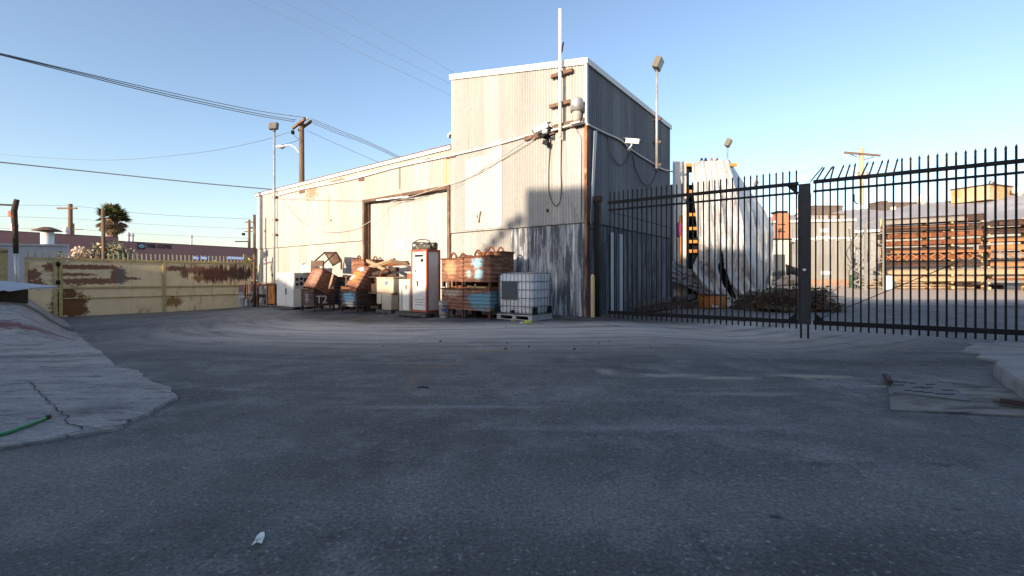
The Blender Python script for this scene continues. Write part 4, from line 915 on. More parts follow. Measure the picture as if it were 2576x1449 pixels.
m_yel2 = surf('yellow_paint_streaked', YE, .7, sst=(1.7, 1, .3), var=.12, vs=2, bump=.2, bs=15, spots=[(c, (a*.62, b, e*.72), k, w_) for c, (a, b, e), k, w_ in sp2], layers=[((.27, .19, .09), .64, .07, 1.6, (2, 2, .4)), ((.22, .1, .05), .70, .03, 4, (2, 2, .5))])
m_ysunlit = surf('sunlit_picket', (.60, .53, .36), .7, var=.1)  # right-hand pickets: sunlight on them put into a paler colour
m_yrail = surf('olive_rail', (.40, .32, .14), .7, var=.25, vs=5)
xa, xm, xe = yx(60), yx(413), yx(632)
joints = [yx(64), yx(140), yx(153), yx(331), xm, yx(487), yx(600), xe]
for k, (a, b) in enumerate(zip(joints, joints[1:])):
    mt_ = m_yel if b <= xm+.01 else m_yel2
    MB().poly([(a+.004, .0+.004*(k % 2), .62), (b-.004, .0+.004*(k % 2), .62), (b-.004, 0, 1.66), (a+.004, 0, 1.66)], (0, .02, 0)).build('upper_panel', mt_, YF)
    if b < yx(605): MB().poly([(a+.004, .0, -.62), (b-.004, .0, -.62), (b-.004, 0, .56), (a+.004, 0, .56)], (0, .02, 0)).build('lower_panel', mt_, YF)
for a, z, h_ in ((0, 1.72, .09), (0, .59, .07), (0, .17, .03)):
    e_ = xe if z > 1 else yx(598)
    MB().bb(yx(150) if z < 1 else xa, e_, -.05, .03, z-h_/2, z+h_/2).build('rail', m_yrail, YF)
for x in (yx(140), yx(153), xm): MB().bb(x-.05, x+.05, -.06, .03, -.62, 1.67).build('post', m_yrail, YF)
for x in (yx(66), yx(137)): MB().bb(x-.04, x+.04, -.04, .03, -.4, 1.62).build('door_stile', m_yrail, YF)
for z in (.75, 1.45): MB().cyl((yx(146), -.07, z), .06, .15, 10).build('hinge', m_black, YF)
x = yx(70); i = 0
while x < xe-.2:
    px = x; MB().bb(px-.02, px+.02, -.012, .012, 1.765, 2.02).build('picket', m_yrail if x < yx(250) else m_ysunlit, YF); x += .19 if x < yx(260) else .155
MB().bb(xe-.35, xe-.22, -.06, .06, 1.6, 2.15).build('cap_post', m_yrail, YF)
# far-left gate panel and old round post
o = YA-yd*1.3
fp = thing('yellow_side_gate', 'plain yellow side gate panel at the left edge, behind the old bent pole', 'gate', YA-yd*4.35, ya)
MB().bb(0, 3.9, 0, .03, -.6, 1.95).build('panel', m_yel, fp)
g = MB(); g.bb(0, 3.95, -.04, 0, 1.9, 2.0); g.bb(3.75, 3.95, -.04, .04, -.6, 2.08); g.bb(3.3, 3.38, -.035, .035, -.6, 1.95); g.build('frame', m_yrail, fp)
for x in (3.0, 3.4): MB().bb(x, x+.03, 0, .03, 1.98, 2.35).build('picket', m_black, fp)
# old bent pole
q = P(44, 720, 15.5); bz = gz(q.x, q.y)
bp_ = thing('bent_steel_pole', 'weathered pole with a dark bent top, at the left end of the yellow fence', 'pole', (q.x, q.y, bz))
g = MB(); g.tube([(0, 0, 0), (-.02, 0, 1.6), (-.05, 0, 2.4)], [.065, .065, .065], 12); g.build('lower_pole', m_galv, bp_)
g = MB(); g.tube([(-.05, 0, 2.38), (-.08, 0, 3.2), (-.12, 0, 3.85), (-.02, 0, 4.25)], [.068, .078, .085, .07], 12); g.build('rusted_top', m_rustdark, bp_)
MB().bar((-.12, 0, 4.05), (-1.2, 0, 4.1), .06).build('arm', m_black, bp_); MB().box((-.22, 0, 3.75), (.1, .12, .2)).build('red_box', m_redf, bp_)
# posts at the warehouse's left end
for i, (x, yt, D, r_) in enumerate(((640, 540, 22.2, .07), (261, 528, 24.0, .09))):
    q = P(x, 700, D); q.z = gz(q.x, q.y)-.1
    t = thing('timber_post', ['slim dark timber post at the far left corner of the warehouse', 'dark brown bare post standing in front of the palm tree'][i], 'post', q, 0)
    h_ = zat(D, yt)-q.z; MB().tube([(0, 0, 0), (.0, 0, h_*.6), (-.04*i, 0, h_)], [r_*1.1, r_, r_*.9], 10).build('shaft', m_frame if i == 0 else m_wood, t)
    if i == 0:
        for zz in (h_*.86, h_*.55): MB().box((-.12, 0, zz), (.22, .05, .08)).build('bracket', m_black, t)
# ------------------------------------------------------------------ pale sheets stacked on the apron
q = P(26, 730, 11.5); az = apron_z(q.x, q.y)
sh = thing('roofing_sheet_stack', 'stack of grey corrugated roofing sheets on dark bearers at the left edge of the apron', 'roofing sheets', (q.x, q.y, az), radians(8))
m_gs = surf('grey_roofing', (.36, .38, .42), .45, .3, var=.2, vs=2, st=(1, 3, 1))
for k in range(5):
    x0 = -4+.9*k-.0; x1 = x0+1.0; g = MB(); n = 14; vs = []
    drop = .03*k if k < 3 else (.06+.10*(k-2))
    for i in range(n+1):
        for j, yy in enumerate((-.9, .0, .9)):
            x = x0+(x1-x0)*i/n; zz = .50+.015*sin(i*2.2)-.20*sm(-1.5, .9, x)+.012*k-(.07 if j == 0 else 0)
            vs.append((x, yy*(1-.25*sm(-1, 1, x)), zz)); vs.append((x, yy*(1-.25*sm(-1, 1, x)), zz-.012))
    fs = []
    for i in range(n):
        for j in range(2):
            a = (i*3+j)*2; b = a+6; fs += [(a, b, b+2, a+2), (a+1, a+3, b+3, b+1)]
        a = i*6; fs += [(a, a+1, a+7, a+6), (a+4, a+10, a+11, a+5)]
    g.add(vs, fs); g.build('sheet', m_gs, sh)
for x in (-3.0, -1.6, -.35): MB().bb(x-.1, x+.1, -.75, .8, -.1, .40-.20*sm(-1.5, .9, x)-.03).build('bearer', m_black, sh)
MB().bb(-4, -.6, -.3, .75, -.1, .30).build('gap_shade_block', m_black, sh)  # black block beneath the sheets, standing in for shade in the gap
# hose
g = MB(); hp_ = [apix(x, y) for x, y in ((-60, 1105), (0, 1099), (45, 1085), (85, 1070), (117, 1056))]
for v in hp_: v.z = apron_z(v.x, v.y)+.014
h_o = thing('garden_hose', 'green garden hose end lying on the concrete at the left edge', 'hose', hp_[0])
MB().tube([v for v in spline(hp_, 8)], .012, 10).build('hose_tube', surf('green_hose', (.01, .20, .07), .35, bump=0), h_o, True)
g = MB(); e1, e2 = spline(hp_, 8)[-2:]; dd = (hp_[-1]-hp_[-2]).normalized(); g.tube([hp_[-1]-dd*.015, hp_[-1]+dd*.03], .0145, 10); g.build('brass_end', m_rustdark, h_o, True)
# litter
q = ghit(648, 1366); g = MB(); vs = []
for i in range(7):
    a = i/6*pi; 
    for r_, z in ((.0, .012), (.018+.006*sin(i), .004)): vs.append((r_*1.9*cos(a)*.55, r_*3.6*sin(a)-.02, z*1.0+.01*sin(a)+.003*sin(i*2)))
g.add(vs, [(2*i, 2*i+1, 2*i+3, 2*i+2) for i in range(6)]); g.add([(v[0], v[1], v[2]-.0015) for v in vs], [(2*i, 2*i+2, 2*i+3, 2*i+1) for i in range(6)])
o = g.build('paper_scrap', surf('paper', (.9, .88, .82), .8, bump=0)); o.location = q+Vector((0, 0, .003)); o.rotation_euler = (0, 0, .3); tag(o, 'white scrap of paper alone on the dark asphalt in the foreground', 'litter')
q = ghit(1066, 977); g = MB(); g.tube([(-.06, 0, .01), (.0, .01, .012), (.05, -.01, .009)], .006, 6); g.tube([(0, .01, .012), (-.02, .05, .012)], .004, 6)
o = g.build('twig', m_rustdark); o.location = q; tag(o, 'small dark twig lying in the middle of the yard', 'twig')
for i in range(26):
    x = random.uniform(950, 1560); y = random.uniform(812, 880); q = ghit(x, y); s_ = random.uniform(.008, .025)
    g = MB(); g.box((0, 0, s_*.3), (s_*1.6, s_, s_*.7), random.random()*3); g.lathe((0, 0, s_*.5), [(s_*.6, 0), (s_*.3, s_*.35), (0, s_*.4)], 6)
    o = g.build('pebble', [m_rustdark, m_conc, m_rust][i % 3]); o.location = q; tag(o, ['dark', 'pale grey', 'rust brown'][i % 3]+' pebble on the dusty arc in front of the bins', 'pebble', ['dark', 'pale grey', 'rust brown'][i % 3]+' pebbles on the dusty arc')
# ------------------------------------------------------------------ PINK BUILDING and street behind the fence
pd = Vector((.513, .858, 0)).normalized(); pa = atan2(pd.y, pd.x)
PA = P(0, 700, 34); PA.z = 0
m_pink = surf('pink_stucco', (.38, .19, .165), .9, var=.08, vs=.5, bump=.2, bs=8)
PK = thing('pink_building', 'long low mauve pink building with a dark lettered sign, beyond the yellow fence', 'building', PA, pa)
zt_ = zat(34, 581)
def px_(x): return along(PA, pd, x)
x1, x2 = px_(298), px_(760)
MB().bb(-30, x1, 0, 14, -1, zt_).build('wall', m_pink, PK)     # local +y points away from the street
MB().bb(x1+.01, x2, .25, 14, -1, zt_-.3).build('wall', m_pink, PK)
g = MB(); g.bb(-30, x1, -.03, .2, zt_, zt_+.06); g.bb(x1+.02, x2, .22, .42, zt_-.3, zt_-.24); g.build('parapet_cap', surf('cap_brown', (.25, .14, .14), .8), PK)
# sign TEK COTE, facing the yard (local -y)
a = px_(372); b = px_(434); yD = (PA+pd*a).y
Mx = Matrix(((1, 0, 0, a), (0, 0, -1, .22), (0, 1, 0, zat(yD, 622)), (0, 0, 0, 1)))
sg = text('TEK COTE', 1.0, surf('sign_letter', (.02, .02, .03), .5, bump=0), PK, Mx, 'sign_lettering', .05)
bbx = [v.co.x for v in sg.data.vertices]; bbz = [v.co.z for v in sg.data.vertices]
kx = (b-a)/(max(bbx)-min(bbx)); kz = (zat(yD, 614)-zat(yD, 623))/(max(bbz)-min(bbz)); x0_, z0_ = min(bbx), min(bbz)
for v in sg.data.vertices: v.co.x = a+(v.co.x-x0_)*kx; v.co.z = z0_+(v.co.z-z0_)*kz
a2 = px_(349); b2 = px_(367); zz = zat((PA+pd*a2).y, 618.5)
MB().bb(a2, b2, .16, .24, zz-.26, zz+.28).build('sign_logo', surf('logo_dark', (.02, .03, .06), .4, bump=0), PK)
g = MB(); n = 24; g.add([(a2+(b2-a2)*(.5+.42*cos(2*pi*k/n)), .155, zz+.16*sin(2*pi*k/n)) for k in range(n)], [tuple(range(n))]); g.build('logo_ellipse', surf('logo_blue', (.35, .5, .55), .4, bump=0), PK)
g = MB(); g.add([(a2+(b2-a2)*(.5+.3*cos(2*pi*k/n)), .15, zz-.05+.06*sin(2*pi*k/n)) for k in range(n)], [tuple(range(n))]); g.build('logo_swoosh', surf('logo_green', (.1, .25, .2), .4, bump=0), PK)
# roof vent with cap
q = P(119, 700, 33); vv = thing('roof_flue', 'cream cylindrical flue with a brown conical cap in front of the pink building', 'flue', (q.x, q.y, 0))
MB().cyl((0, 0, 0), .36, zat(33, 583), 24).build('flue_pipe', m_white, vv)
MB().lathe((0, 0, zat(33, 581)), [(0, 0), (.85, .0), (.8, .04), (.25, .28), (0, .3)], 24).build('cap', m_frame, vv)
for k in range(4): MB().bar((.3*cos(k*pi/2), .3*sin(k*pi/2), zat(33, 584)), (.3*cos(k*pi/2), .3*sin(k*pi/2), zat(33, 580.5)), .04).build('cap_strut', m_frame, vv)
for i, (x, y, D, s_) in enumerate(((35, 575, 40, .5), (166, 585, 44, .45), (322, 596, 52, .5), (481, 600, 60, .3), (332, 597, 54, .4))):
    q = P(x, y, D); g = MB(); g.cyl((0, 0, -1.5), s_*.45, 1.6, 14); g.lathe((0, 0, .1), [(s_*.5, 0), (s_*.62, .1), (s_*.55, .3), (s_*.2, .45), (0, .48)], 14)
    o = g.build('roof_ventilator', m_white); o.location = q; tag(o, ['white roof ventilator at the far left of the pink roof', 'low white ventilator left of the palm on the pink roof', 'white ventilator on the pink roof just right of the palm', 'thin white stack at the right part of the pink roof', 'small ventilator beside the one right of the palm'][i], 'ventilator')
# low white wall in front
A = P(-60, 700, 27); B = P(170, 700, 31); g = MB(); A.z = B.z = -.6
g.poly([A, B, B+Vector((0, 0, zat(31, 618)+.6)), A+Vector((0, 0, zat(27, 616)+.6))], (-.15, .25, 0))
wl = thing('low_white_wall', 'pale pinkish white low wall with a grey coping between fence and pink building', 'wall', A); g.build('wall_face', surf('white_stucco', (.48, .42, .42), .85, var=.06), wl, True)
g = MB(); g.bar(A+Vector((0, .05, zat(27, 616)+.64)), B+Vector((0, .05, zat(31, 618)+.64)), .3, .1); g.build('coping', m_galv, wl, True)
# poles beyond
def pole_x(x, yt, D, r_, label, arms=(), name='utility_pole'):
    q = P(x, 700, D); q.z = -.6; t = thing(name, label, 'utility pole', q)
    h_ = zat(D, yt)-q.z; MB().tube([(0, 0, 0), (0, 0, h_)], [r_*1.3, r_], 10).build('pole_shaft', m_wood, t)
    for (dz, L0, L1, rz, w_) in arms: MB().bar((L0*cos(rz), L0*sin(rz), h_-dz), (L1*cos(rz), L1*sin(rz), h_-dz), w_).build('crossarm', m_wood, t)
    return t, h_
pole_x(177, 513, 62, .24, 'plain wooden utility pole left of the palm tree', [(.6, -1.8, .9, 0, .2)])
pole_x(184, 562, 75, .16, 'short thin pole just right of the taller pole left of the palm', [(1.0, 0, 1.6, 0, .14)])
t_, h_ = pole_x(627, 553, 58, .15, 'pale slim utility pole behind the warehouse left end', [(.3, -.5, .5, 0, .15), (1.5, -.6, .6, 0, .12), (2.8, -1.8, .1, 0, .14)])
MB().cyl((-.75, 0, h_-2.0), .2, .3, 10).build('insulator', m_black, t_)
# main utility pole with street lamp
D0 = 30; q = P(759, 700, D0); q.z = -.6
up_ = thing('utility_pole', 'tall brown utility pole with two crossarms and a street lamp, behind the warehouse roof', 'utility pole', q)
h_ = zat(D0, 303)-q.z
MB().tube([(0, 0, 0), (0, 0, h_)], [.24, .15], 14).build('pole_shaft', m_wood, up_)
for dy in (-.19, .19):
    MB().bar((-.80+dy*.6, .85+dy, h_-.30), (.80+dy*.6, -.85+dy, h_-.28), .13, .17).build('crossarm', m_wood, up_)
for k, u in enumerate((-1, -.55, .35, .7, 1)):
    MB().lathe((.76*u, -.8*u, h_-.20), [(0, 0), (.05, 0), (.07, .06), (.05, .12), (0, .16)], 10).build('insulator', m_galv, up_)
MB().cyl((-.45, -.3, h_-1.0), .11, .22, 10).build('cable_box', m_black, up_)
lm = zat(D0, 386)-q.z
arm = MB().tube(spline([(-.1, -.1, lm), (-.45, -.1, lm+.40), (-.8, -.1, lm+.55), (-1.15, -.1, lm+.48)], 6), .045, 8).build('lamp_arm', m_white, up_)
g = MB(); g.lathe((0, 0, 0), [(0, .1), (.12, .09), (.2, 0), (.15, -.07), (0, -.09)], 16)
g.v = [Vector((v.x*1.7-1.35, v.y-.1, v.z+lm+.42)) for v in g.v]; g.build('lamp_head', m_white, up_)
g = MB(); g.lathe((0, 0, 0), [(.13, 0), (.1, -.07), (0, -.1)], 14); g.v = [Vector((v.x*1.4-1.32, v.y-.1, v.z+lm+.36)) for v in g.v]; g.build('lamp_glass', m_lens, up_)
# wires
def wire(pts, label, r_=.02, mat=m_wirefar):
    w_ = [P(*a) for a in pts]; return solo('overhead_wire', MB().tube(spline(w_, 8), r_, 6), mat, label, 'overhead wire', origin=w_[0])
wire([(-60, 123, 20), (0, 134, 21), (200, 181, 23.5), (430, 233, 26.5), (640, 277, 29), (776, 297, 30.2)], 'uppermost overhead wire running from the top left corner to the crossarm pole', .022)
wire([(-60, 124, 19.5), (0, 136, 20.5), (200, 184, 23), (430, 239, 26), (640, 284, 28.5), (745, 302, 29.2)], 'middle overhead wire of the bundle reaching the crossarm pole', .026)
wire([(-60, 126, 19), (0, 138, 20), (200, 188, 22.5), (430, 244, 25.5), (640, 289, 28), (741, 306, 28.9)], 'lowest overhead wire of the bundle reaching the crossarm pole', .024)
for k, (y0, y1) in enumerate(((298, 392), (303, 395), (308, 398))):
    wire([(782, y0, 30.5), (850, y0+28, 31), (930, y0+(y1-y0)*.64, 31.5), (1030, y1+14, 32)], ['uppermost', 'middle', 'lowest'][k]+' wire descending right from the crossarm pole to the warehouse roof', .02)
wire([(770, 327, 30), (860, 368, 31), (990, 425, 32)], 'separate thin wire below the bundle right of the crossarm pole', .014)
wire([(-40, 404, 20), (0, 408, 20.5), (250, 434, 22), (500, 460, 23), (712, 479, 24)], 'heavy dark cable from the left edge to the warehouse eave', .03)
wire([(-60, 378, 60), (0, 388, 58), (150, 399, 50), (300, 402, 45), (500, 384, 38), (640, 358, 33), (733, 331, 29.5)], 'thin sagging wire from the left edge up to the crossarm pole', .016)
wire([(733, 333, 29.4), (745, 345, 29.6), (752, 352, 29.7), (735, 358, 29.5), (705, 366, 29)], 'short looping lead between crossarm pole and street lamp', .014, m_blackcable)
wire([(600, -10, 60), (760, 60, 60), (900, 130, 60), (1020, 185, 60), (1140, 242, 60)], 'lower faint wire high in the sky left of the tower', .02)
wire([(678, -10, 60), (860, 75, 60), (1010, 150, 60), (1140, 214, 60)], 'middle faint wire high in the sky left of the tower', .018)
wire([(783, -10, 60), (930, 65, 60), (1040, 125, 60), (1140, 182, 60)], 'upper faint wire high in the sky left of the tower', .018)
wire([(-40, 516, 62), (175, 518, 62), (300, 532, 62), (450, 543, 60), (630, 551, 58)], 'highest distant wire between the poles above the pink building', .025)
wire([(-40, 543, 62), (175, 550, 62), (350, 563, 61), (630, 576, 58)], 'middle distant wire between the poles above the pink building', .022)
wire([(-40, 575, 62), (175, 576, 62), (350, 588, 61), (630, 600, 58)], 'lowest distant wire between the poles above the pink building', .022)
# ------------------------------------------------------------------ vegetation
def leafmat(nm, a, b, t=.2):
    m, nt, bs = nodes(nm); co = N(nt, 'ShaderNodeTexCoord').outputs['Object']
    nz_ = noise_(nt, co, 3.5, (1, 1, 1), 4, .7)
    nt.links.new(mixc(nt, ramp(nt, nz_, .35, .65), a, b), bs.inputs['Base Color']); bs.inputs['Roughness'].default_value = .6
    return m
def leaves(g, c, rad, n, ls, flat=.8, seed=0):
    rnd = random.Random(seed)
    for _ in range(n):
        while True:
            v = Vector((rnd.uniform(-1, 1), rnd.uniform(-1, 1), rnd.uniform(-1, 1)))
            if .15 < v.length < 1: break
        p = Vector((v.x*rad[0], v.y*rad[1], v.z*rad[2]))+Vector(c)
        if mn.noise(p*1.3) < -.12: continue
        d = Vector((rnd.gauss(0, 1), rnd.gauss(0, 1), rnd.gauss(0, .7))).normalized(); e = d.cross(Vector((rnd.gauss(0, 1), rnd.gauss(0, 1), rnd.gauss(0, 1)))).normalized()
        s_ = ls*rnd.uniform(.6, 1.3)
        g.add([p-d*s_, p+e*s_*.45, p+d*s_, p-e*s_*.45], [(0, 1, 2, 3)])
def bush(x0, x1, yt, yb, D, label, mats, n, ls, seed):
    cx = (x0+x1)/2; q = P(cx, yb, D); q.z = -.6; t = thing('flowering_shrub' if n > 1500 else 'shrub', label, 'shrub', q)
    rx = (x1-x0)/2/F*D; top = zat(D, yt)+.6
    rnd = random.Random(seed); K = 9
    for mi, m_ in enumerate(mats):
        g = MB()
        for k in range(K):
            u = rnd.uniform(-.8, .8); zc = top*(.72+.12*rnd.random()-.25*abs(u)); r_ = rx*rnd.uniform(.22, .38)
            leaves(g, (u*rx, rnd.uniform(-.4, .4)*rx*.5, zc), (r_, r_*.8, min(r_, top-zc)), n//K//len(mats), ls, seed=seed+k+mi*50)
        g.build('foliage', m_, t)
    g = MB()
    for k in range(6): g.tube(spline([(0, 0, 0), (rnd.uniform(-.3, .3)*rx, 0, top*.4), (rnd.uniform(-.8, .8)*rx, rnd.uniform(-.2, .2), top*.8)], 4), [.05]*9 if False else .03, 6)
    g.build('stem', m_wood, t)
    return t
m_pale = leafmat('pale_leaves', (.42, .36, .20), (.55, .42, .33)); m_green = leafmat('green_leaves', (.05, .07, .02), (.13, .15, .045)); m_yg = leafmat('yellow_green_leaves', (.28, .28, .06), (.42, .38, .12))
m_pinkf = leafmat('blush_flowers', (.60, .40, .33), (.62, .50, .36))
bush(150, 345, 598, 655, 24.5, 'large sunlit pale flowering shrub above the left part of the yellow fence', [m_pale, m_green, m_pinkf], 7000, .09, 3)
bush(262, 335, 612, 655, 25.5, 'dark green shrub overlapping the right side of the pale flowering shrub', [m_green, m_yg], 1400, .10, 5)
bush(365, 402, 624, 655, 25.0, 'small pale shrub poking above the middle of the yellow fence', [m_pale, m_green], 700, .08, 8)
bush(508, 565, 632, 658, 26.0, 'yellow green low shrub behind the fence pickets right of the lettered sign', [m_yg, m_green], 900, .09, 9)
bush(600, 648, 626, 660, 25.0, 'spiky green shrub beside the timber post at the warehouse left end', [m_yg, m_green], 900, .13, 12)
for i, (x0, x1) in enumerate(((487, 500), (505, 520), (570, 612))):
    a, b = P(x0, 651, 27), P(x1, 653, 27); g = MB(); g.poly([a, b, b+Vector((0, 0, .14)), a+Vector((0, 0, .14))], (0, .6, 0)); 
    solo('blue_tarp', g, surf('blue_tarp', (.03, .14, .42), .5), ['leftmost', 'middle', 'widest, rightmost'][i]+' blue tarp strip seen behind the fence pickets', 'tarp', 'blue tarps behind the fence', origin=a)
# palm
D_ = 48; q = P(280, 700, D_); q.z = -.6
pm = thing('palm_tree', 'fan palm with a skirt of dry fronds, rising behind the pink building', 'palm tree', q)
hc = zat(D_, 548)-q.z
g = MB(); g.tube([(0, 0, 0), (.1, 0, hc*.5), (.1, 0, hc)], [.5, .42, .5], 14); g.build('trunk', m_wood, pm)
def frond(g, o, az_, el, L_, w_, droop, rnd):
    d0 = Vector((cos(az_)*cos(el), sin(az_)*cos(el), sin(el))); st_ = o+d0*L_*.45; sd = Vector((-sin(az_), cos(az_), 0))
    g.bar(o, st_, .05)
    for k in range(-6, 7):
        a = k/6*1.25; dd = (d0*cos(a)+sd*sin(a)).normalized(); tip = st_+dd*L_*.6*(1-.25*abs(a)/1.3)*rnd.uniform(.85, 1.1)-Vector((0, 0, droop*(.4+.6*abs(a))))
        mid = st_.lerp(tip, .55)+Vector((0, 0, .08)); nn = dd.cross(Vector((0, 0, 1))).normalized()*w_
        g.add([st_, mid+nn, tip, mid-nn], [(0, 1, 2, 3)])
rnd = random.Random(4); g = MB(); g2 = MB()
for k in range(44): frond(g, Vector((.1, 0, hc)), rnd.uniform(0, 6.28), rnd.uniform(-.15, 1.35), 1.75, .11, .35, rnd)
for k in range(60): frond(g2, Vector((.1, 0, hc-.15)), rnd.uniform(0, 6.28), rnd.uniform(-1.3, -.3), 1.5, .12, .5, rnd)
g.build('crown', leafmat('palm_green', (.045, .06, .02), (.13, .13, .045)), pm); g2.build('dry_fronds', leafmat('palm_dry', (.16, .10, .055), (.30, .2, .1)), pm)
# ------------------------------------------------------------------ tarpaulin shelter behind the warehouse
DT = 17.4
pr = P(1730, 720, DT); pr.z = gz(pr.x, pr.y)
m_orange = surf('orange_beam', (.65, .25, .05), .6, var=.15)
prk = thing('pallet_rack', 'tall pallet rack with orange beams, partly hidden under the white tarpaulin', 'pallet rack', pr)
ht_ = zat(DT, 425)-pr.z
for x in (.0, 1.6): 
    for y in (0, 1.0): MB().bb(x-.04, x+.04, y-.04, y+.04, 0, ht_).build('upright', m_black, prk)
for yy in (415, 482, 540, 575, 608, 632):
    z = zat(DT, yy)-pr.z
    for y in (-.04, .96): MB().bb(-.06, 1.9, y, y+.06, z-.06, z+.06).build('beam', m_orange, prk)
    MB().bb(.0, 1.9, .06, .95, z-.02, z+.0).build('shelf', m_greywood, prk)
MB().bb(.02, 1.8, 1.05, 1.1, 0, ht_-.4).build('back_panel', m_black, prk)
q = P(1693, 720, DT+.2); q.z = gz(q.x, q.y)
wp_ = thing('white_hoarding', 'narrow sunlit white upright panel between the warehouse and the tarpaulin', 'panel', q, radians(-6))
hw = zat(DT, 403)-q.z; MB().bb(0, .50, 0, .06, 0, hw).build('sheet', m_white, wp_)
MB().bb(.0, .07, -.05, -.002, 0, hw*.98).build('edge_post', m_galv, wp_); MB().bb(.24, .32, -.09, -.01, .3, hw*.62).build('orange_post', m_orange, wp_)
MB().lathe((.22, -.05, hw*.52), [(0, -.3), (.07, -.25), (.08, 0), (.07, .25), (0, .3)], 10).build('pink_mark', surf('pink_mark', (.5, .08, .2), .5, bump=0), wp_)
# tarpaulin
m_tarp = surf('white_tarpaulin', (.50, .49, .475), .4, var=.15, vs=1.5, st=(1, 1, .6), bump=.9, bs=6, grain=(5, .2), layers=[((.30, .30, .31), .57, .08, 1.5, (2.5, 1.5, .6)), ((.09, .09, .10), .625, .03, 1.6, (3, 1.5, .35))])
tp0 = P(1820, 770, DT); tp0.z = gz(tp0.x, tp0.y)
TP = thing('white_tarpaulin', 'big creased white tarpaulin draped over the rack and trailing on the ground', 'tarpaulin', tp0)
def lerp_tab(tab, v):
    for (a, *A_), (b, *B_) in zip(tab, tab[1:]):
        if a <= v <= b: k = (v-a)/(b-a); return [p_+(q_-p_)*k for p_, q_ in zip(A_, B_)]
    return list(tab[-1][1:])
tabL = [(0, 1740, 407), (.2, 1744, 470), (.45, 1752, 560), (.65, 1758, 632), (.78, 1742, 672), (.9, 1765, 728), (1, 1800, 758)]
tabM = [(0, 1832, 402), (.2, 1848, 462), (.45, 1866, 548), (.65, 1875, 620), (.8, 1882, 680), (1, 1890, 757)]
tabR = [(0, 1836, 403), (.2, 1868, 456), (.45, 1925, 530), (.6, 1946, 580), (.8, 1945, 670), (1, 1928, 735)]
g = MB(); NU, NV = 90, 80; vs = []
for j in range(NV+1):
    v = j/NV; L1 = lerp_tab(tabL, v); M1 = lerp_tab(tabM, v); R1 = lerp_tab(tabR, v)
    for i in range(NU+1):
        u = i/NU
        if u < .6: k = u/.6; x = L1[0]+(M1[0]-L1[0])*k; y = L1[1]+(M1[1]-L1[1])*k; D = DT-.15-.25*v*v
        else: k = (u-.6)/.4; x = M1[0]+(R1[0]-M1[0])*k; y = M1[1]+(R1[1]-M1[1])*k; D = DT-.15-.25*v*v+2.6*k
        fold = mn.noise(Vector((u*13+v*1.5, v*2.0, 1)))*.30*(.12+v)+mn.noise(Vector((u*30+v*3, v*4, 4)))*.14*(.1+v)
        ridge = -abs(mn.noise(Vector((u*6-v*3.5, v*3.2, 7))))*.8*sm(.4, .85, v)+abs(mn.noise(Vector((u*11+v*6, v*9, 2))))*-.22*sm(.5, .9, v)
        vs.append(P(x+2*mn.noise(Vector((u*4, v*8, 0))), y+(3*mn.noise(Vector((u*9, 0, 0))) if j == 0 else 0), D+fold+ridge))
def grid(n, m): return [(j*(n+1)+i, j*(n+1)+i+1, (j+1)*(n+1)+i+1, (j+1)*(n+1)+i) for j in range(m) for i in range(n)]
fs_ = [f for k_, f in enumerate(grid(NU, NV)) if not (.60 < (k_//NU)/NV < .97 and abs((k_ % NU)/NU-.30-.12*((k_//NU)/NV-.7)) < .045*sm(.60, .85, (k_//NU)/NV))]
g.add(vs, fs_, True); g.build('draped_sheet', m_tarp, TP, True)
MB().bb(.05, 2.0, .25, .3, .0, 2.6).build('dark_backing', m_black, prk)
# trailing lower swag on the left
g = MB(); vs = []; NU, NV = 60, 30
for j in range(NV+1):
    v = j/NV
    for i in range(NU+1):
        u = i/NU; xa_ = 1690+u*95; ya_ = 650+45*u*u+18*sin(u*3); yb_ = 708+50*sm(0, 1, u)
        if u > .45: ya_ -= 60*sm(.45, 1, u)
        x = xa_+v*20*u; y = ya_+(yb_-ya_)*v
        D = DT-.5+.9*(1-v)*.3+.20*mn.noise(Vector((u*6+v*5, v*6-u*3, 3)))+.10*mn.noise(Vector((u*18, v*11+u*6, 8)))
        vs.append(P(x, y, D))
g.add(vs, grid(NU, NV), True); g.build('trailing_swag', surf('grey_tarpaulin', (.22, .22, .235), .4, var=.25, vs=2, bump=.3, bs=5), TP, True)
g = MB(); vs = []; NU, NV = 50, 16
for j in range(NV+1):
    for i in range(NU+1):
        u = i/NU; v = j/NV; q = ghit(1790+130*u, 778-10*u); D = q.y+1.0*v; z = gz(R(1800)*D, D)+.05+.30*sin(pi*v)*(.5+.5*mn.noise(Vector((u*7, v*3, 5))))+.15*abs(mn.noise(Vector((u*16, v*7, 2))))
        vs.append((R(1790+130*u)*q.y, D-.1, z))
g.add(vs, grid(NU, NV), True); g.build('ground_folds', m_tarp, TP, True)
for i, x in enumerate((1765, 1775, 1790, 1804)):
    q = P(x, 407, DT+.3); g = MB(); g.box((0, 0, 0), (.1, .1, .14)); g.lathe((0, 0, .07), [(.04, 0), (.05, .05), (0, .1)], 8)
    o = g.build('bottle_cap_weight', [m_black, m_black, m_redf, m_rust][i]); o.location = q; tag(o, ['first small dark weight', 'second small dark weight', 'small red weight', 'small brown weight'][i]+' holding the top edge of the tarpaulin', 'weight')
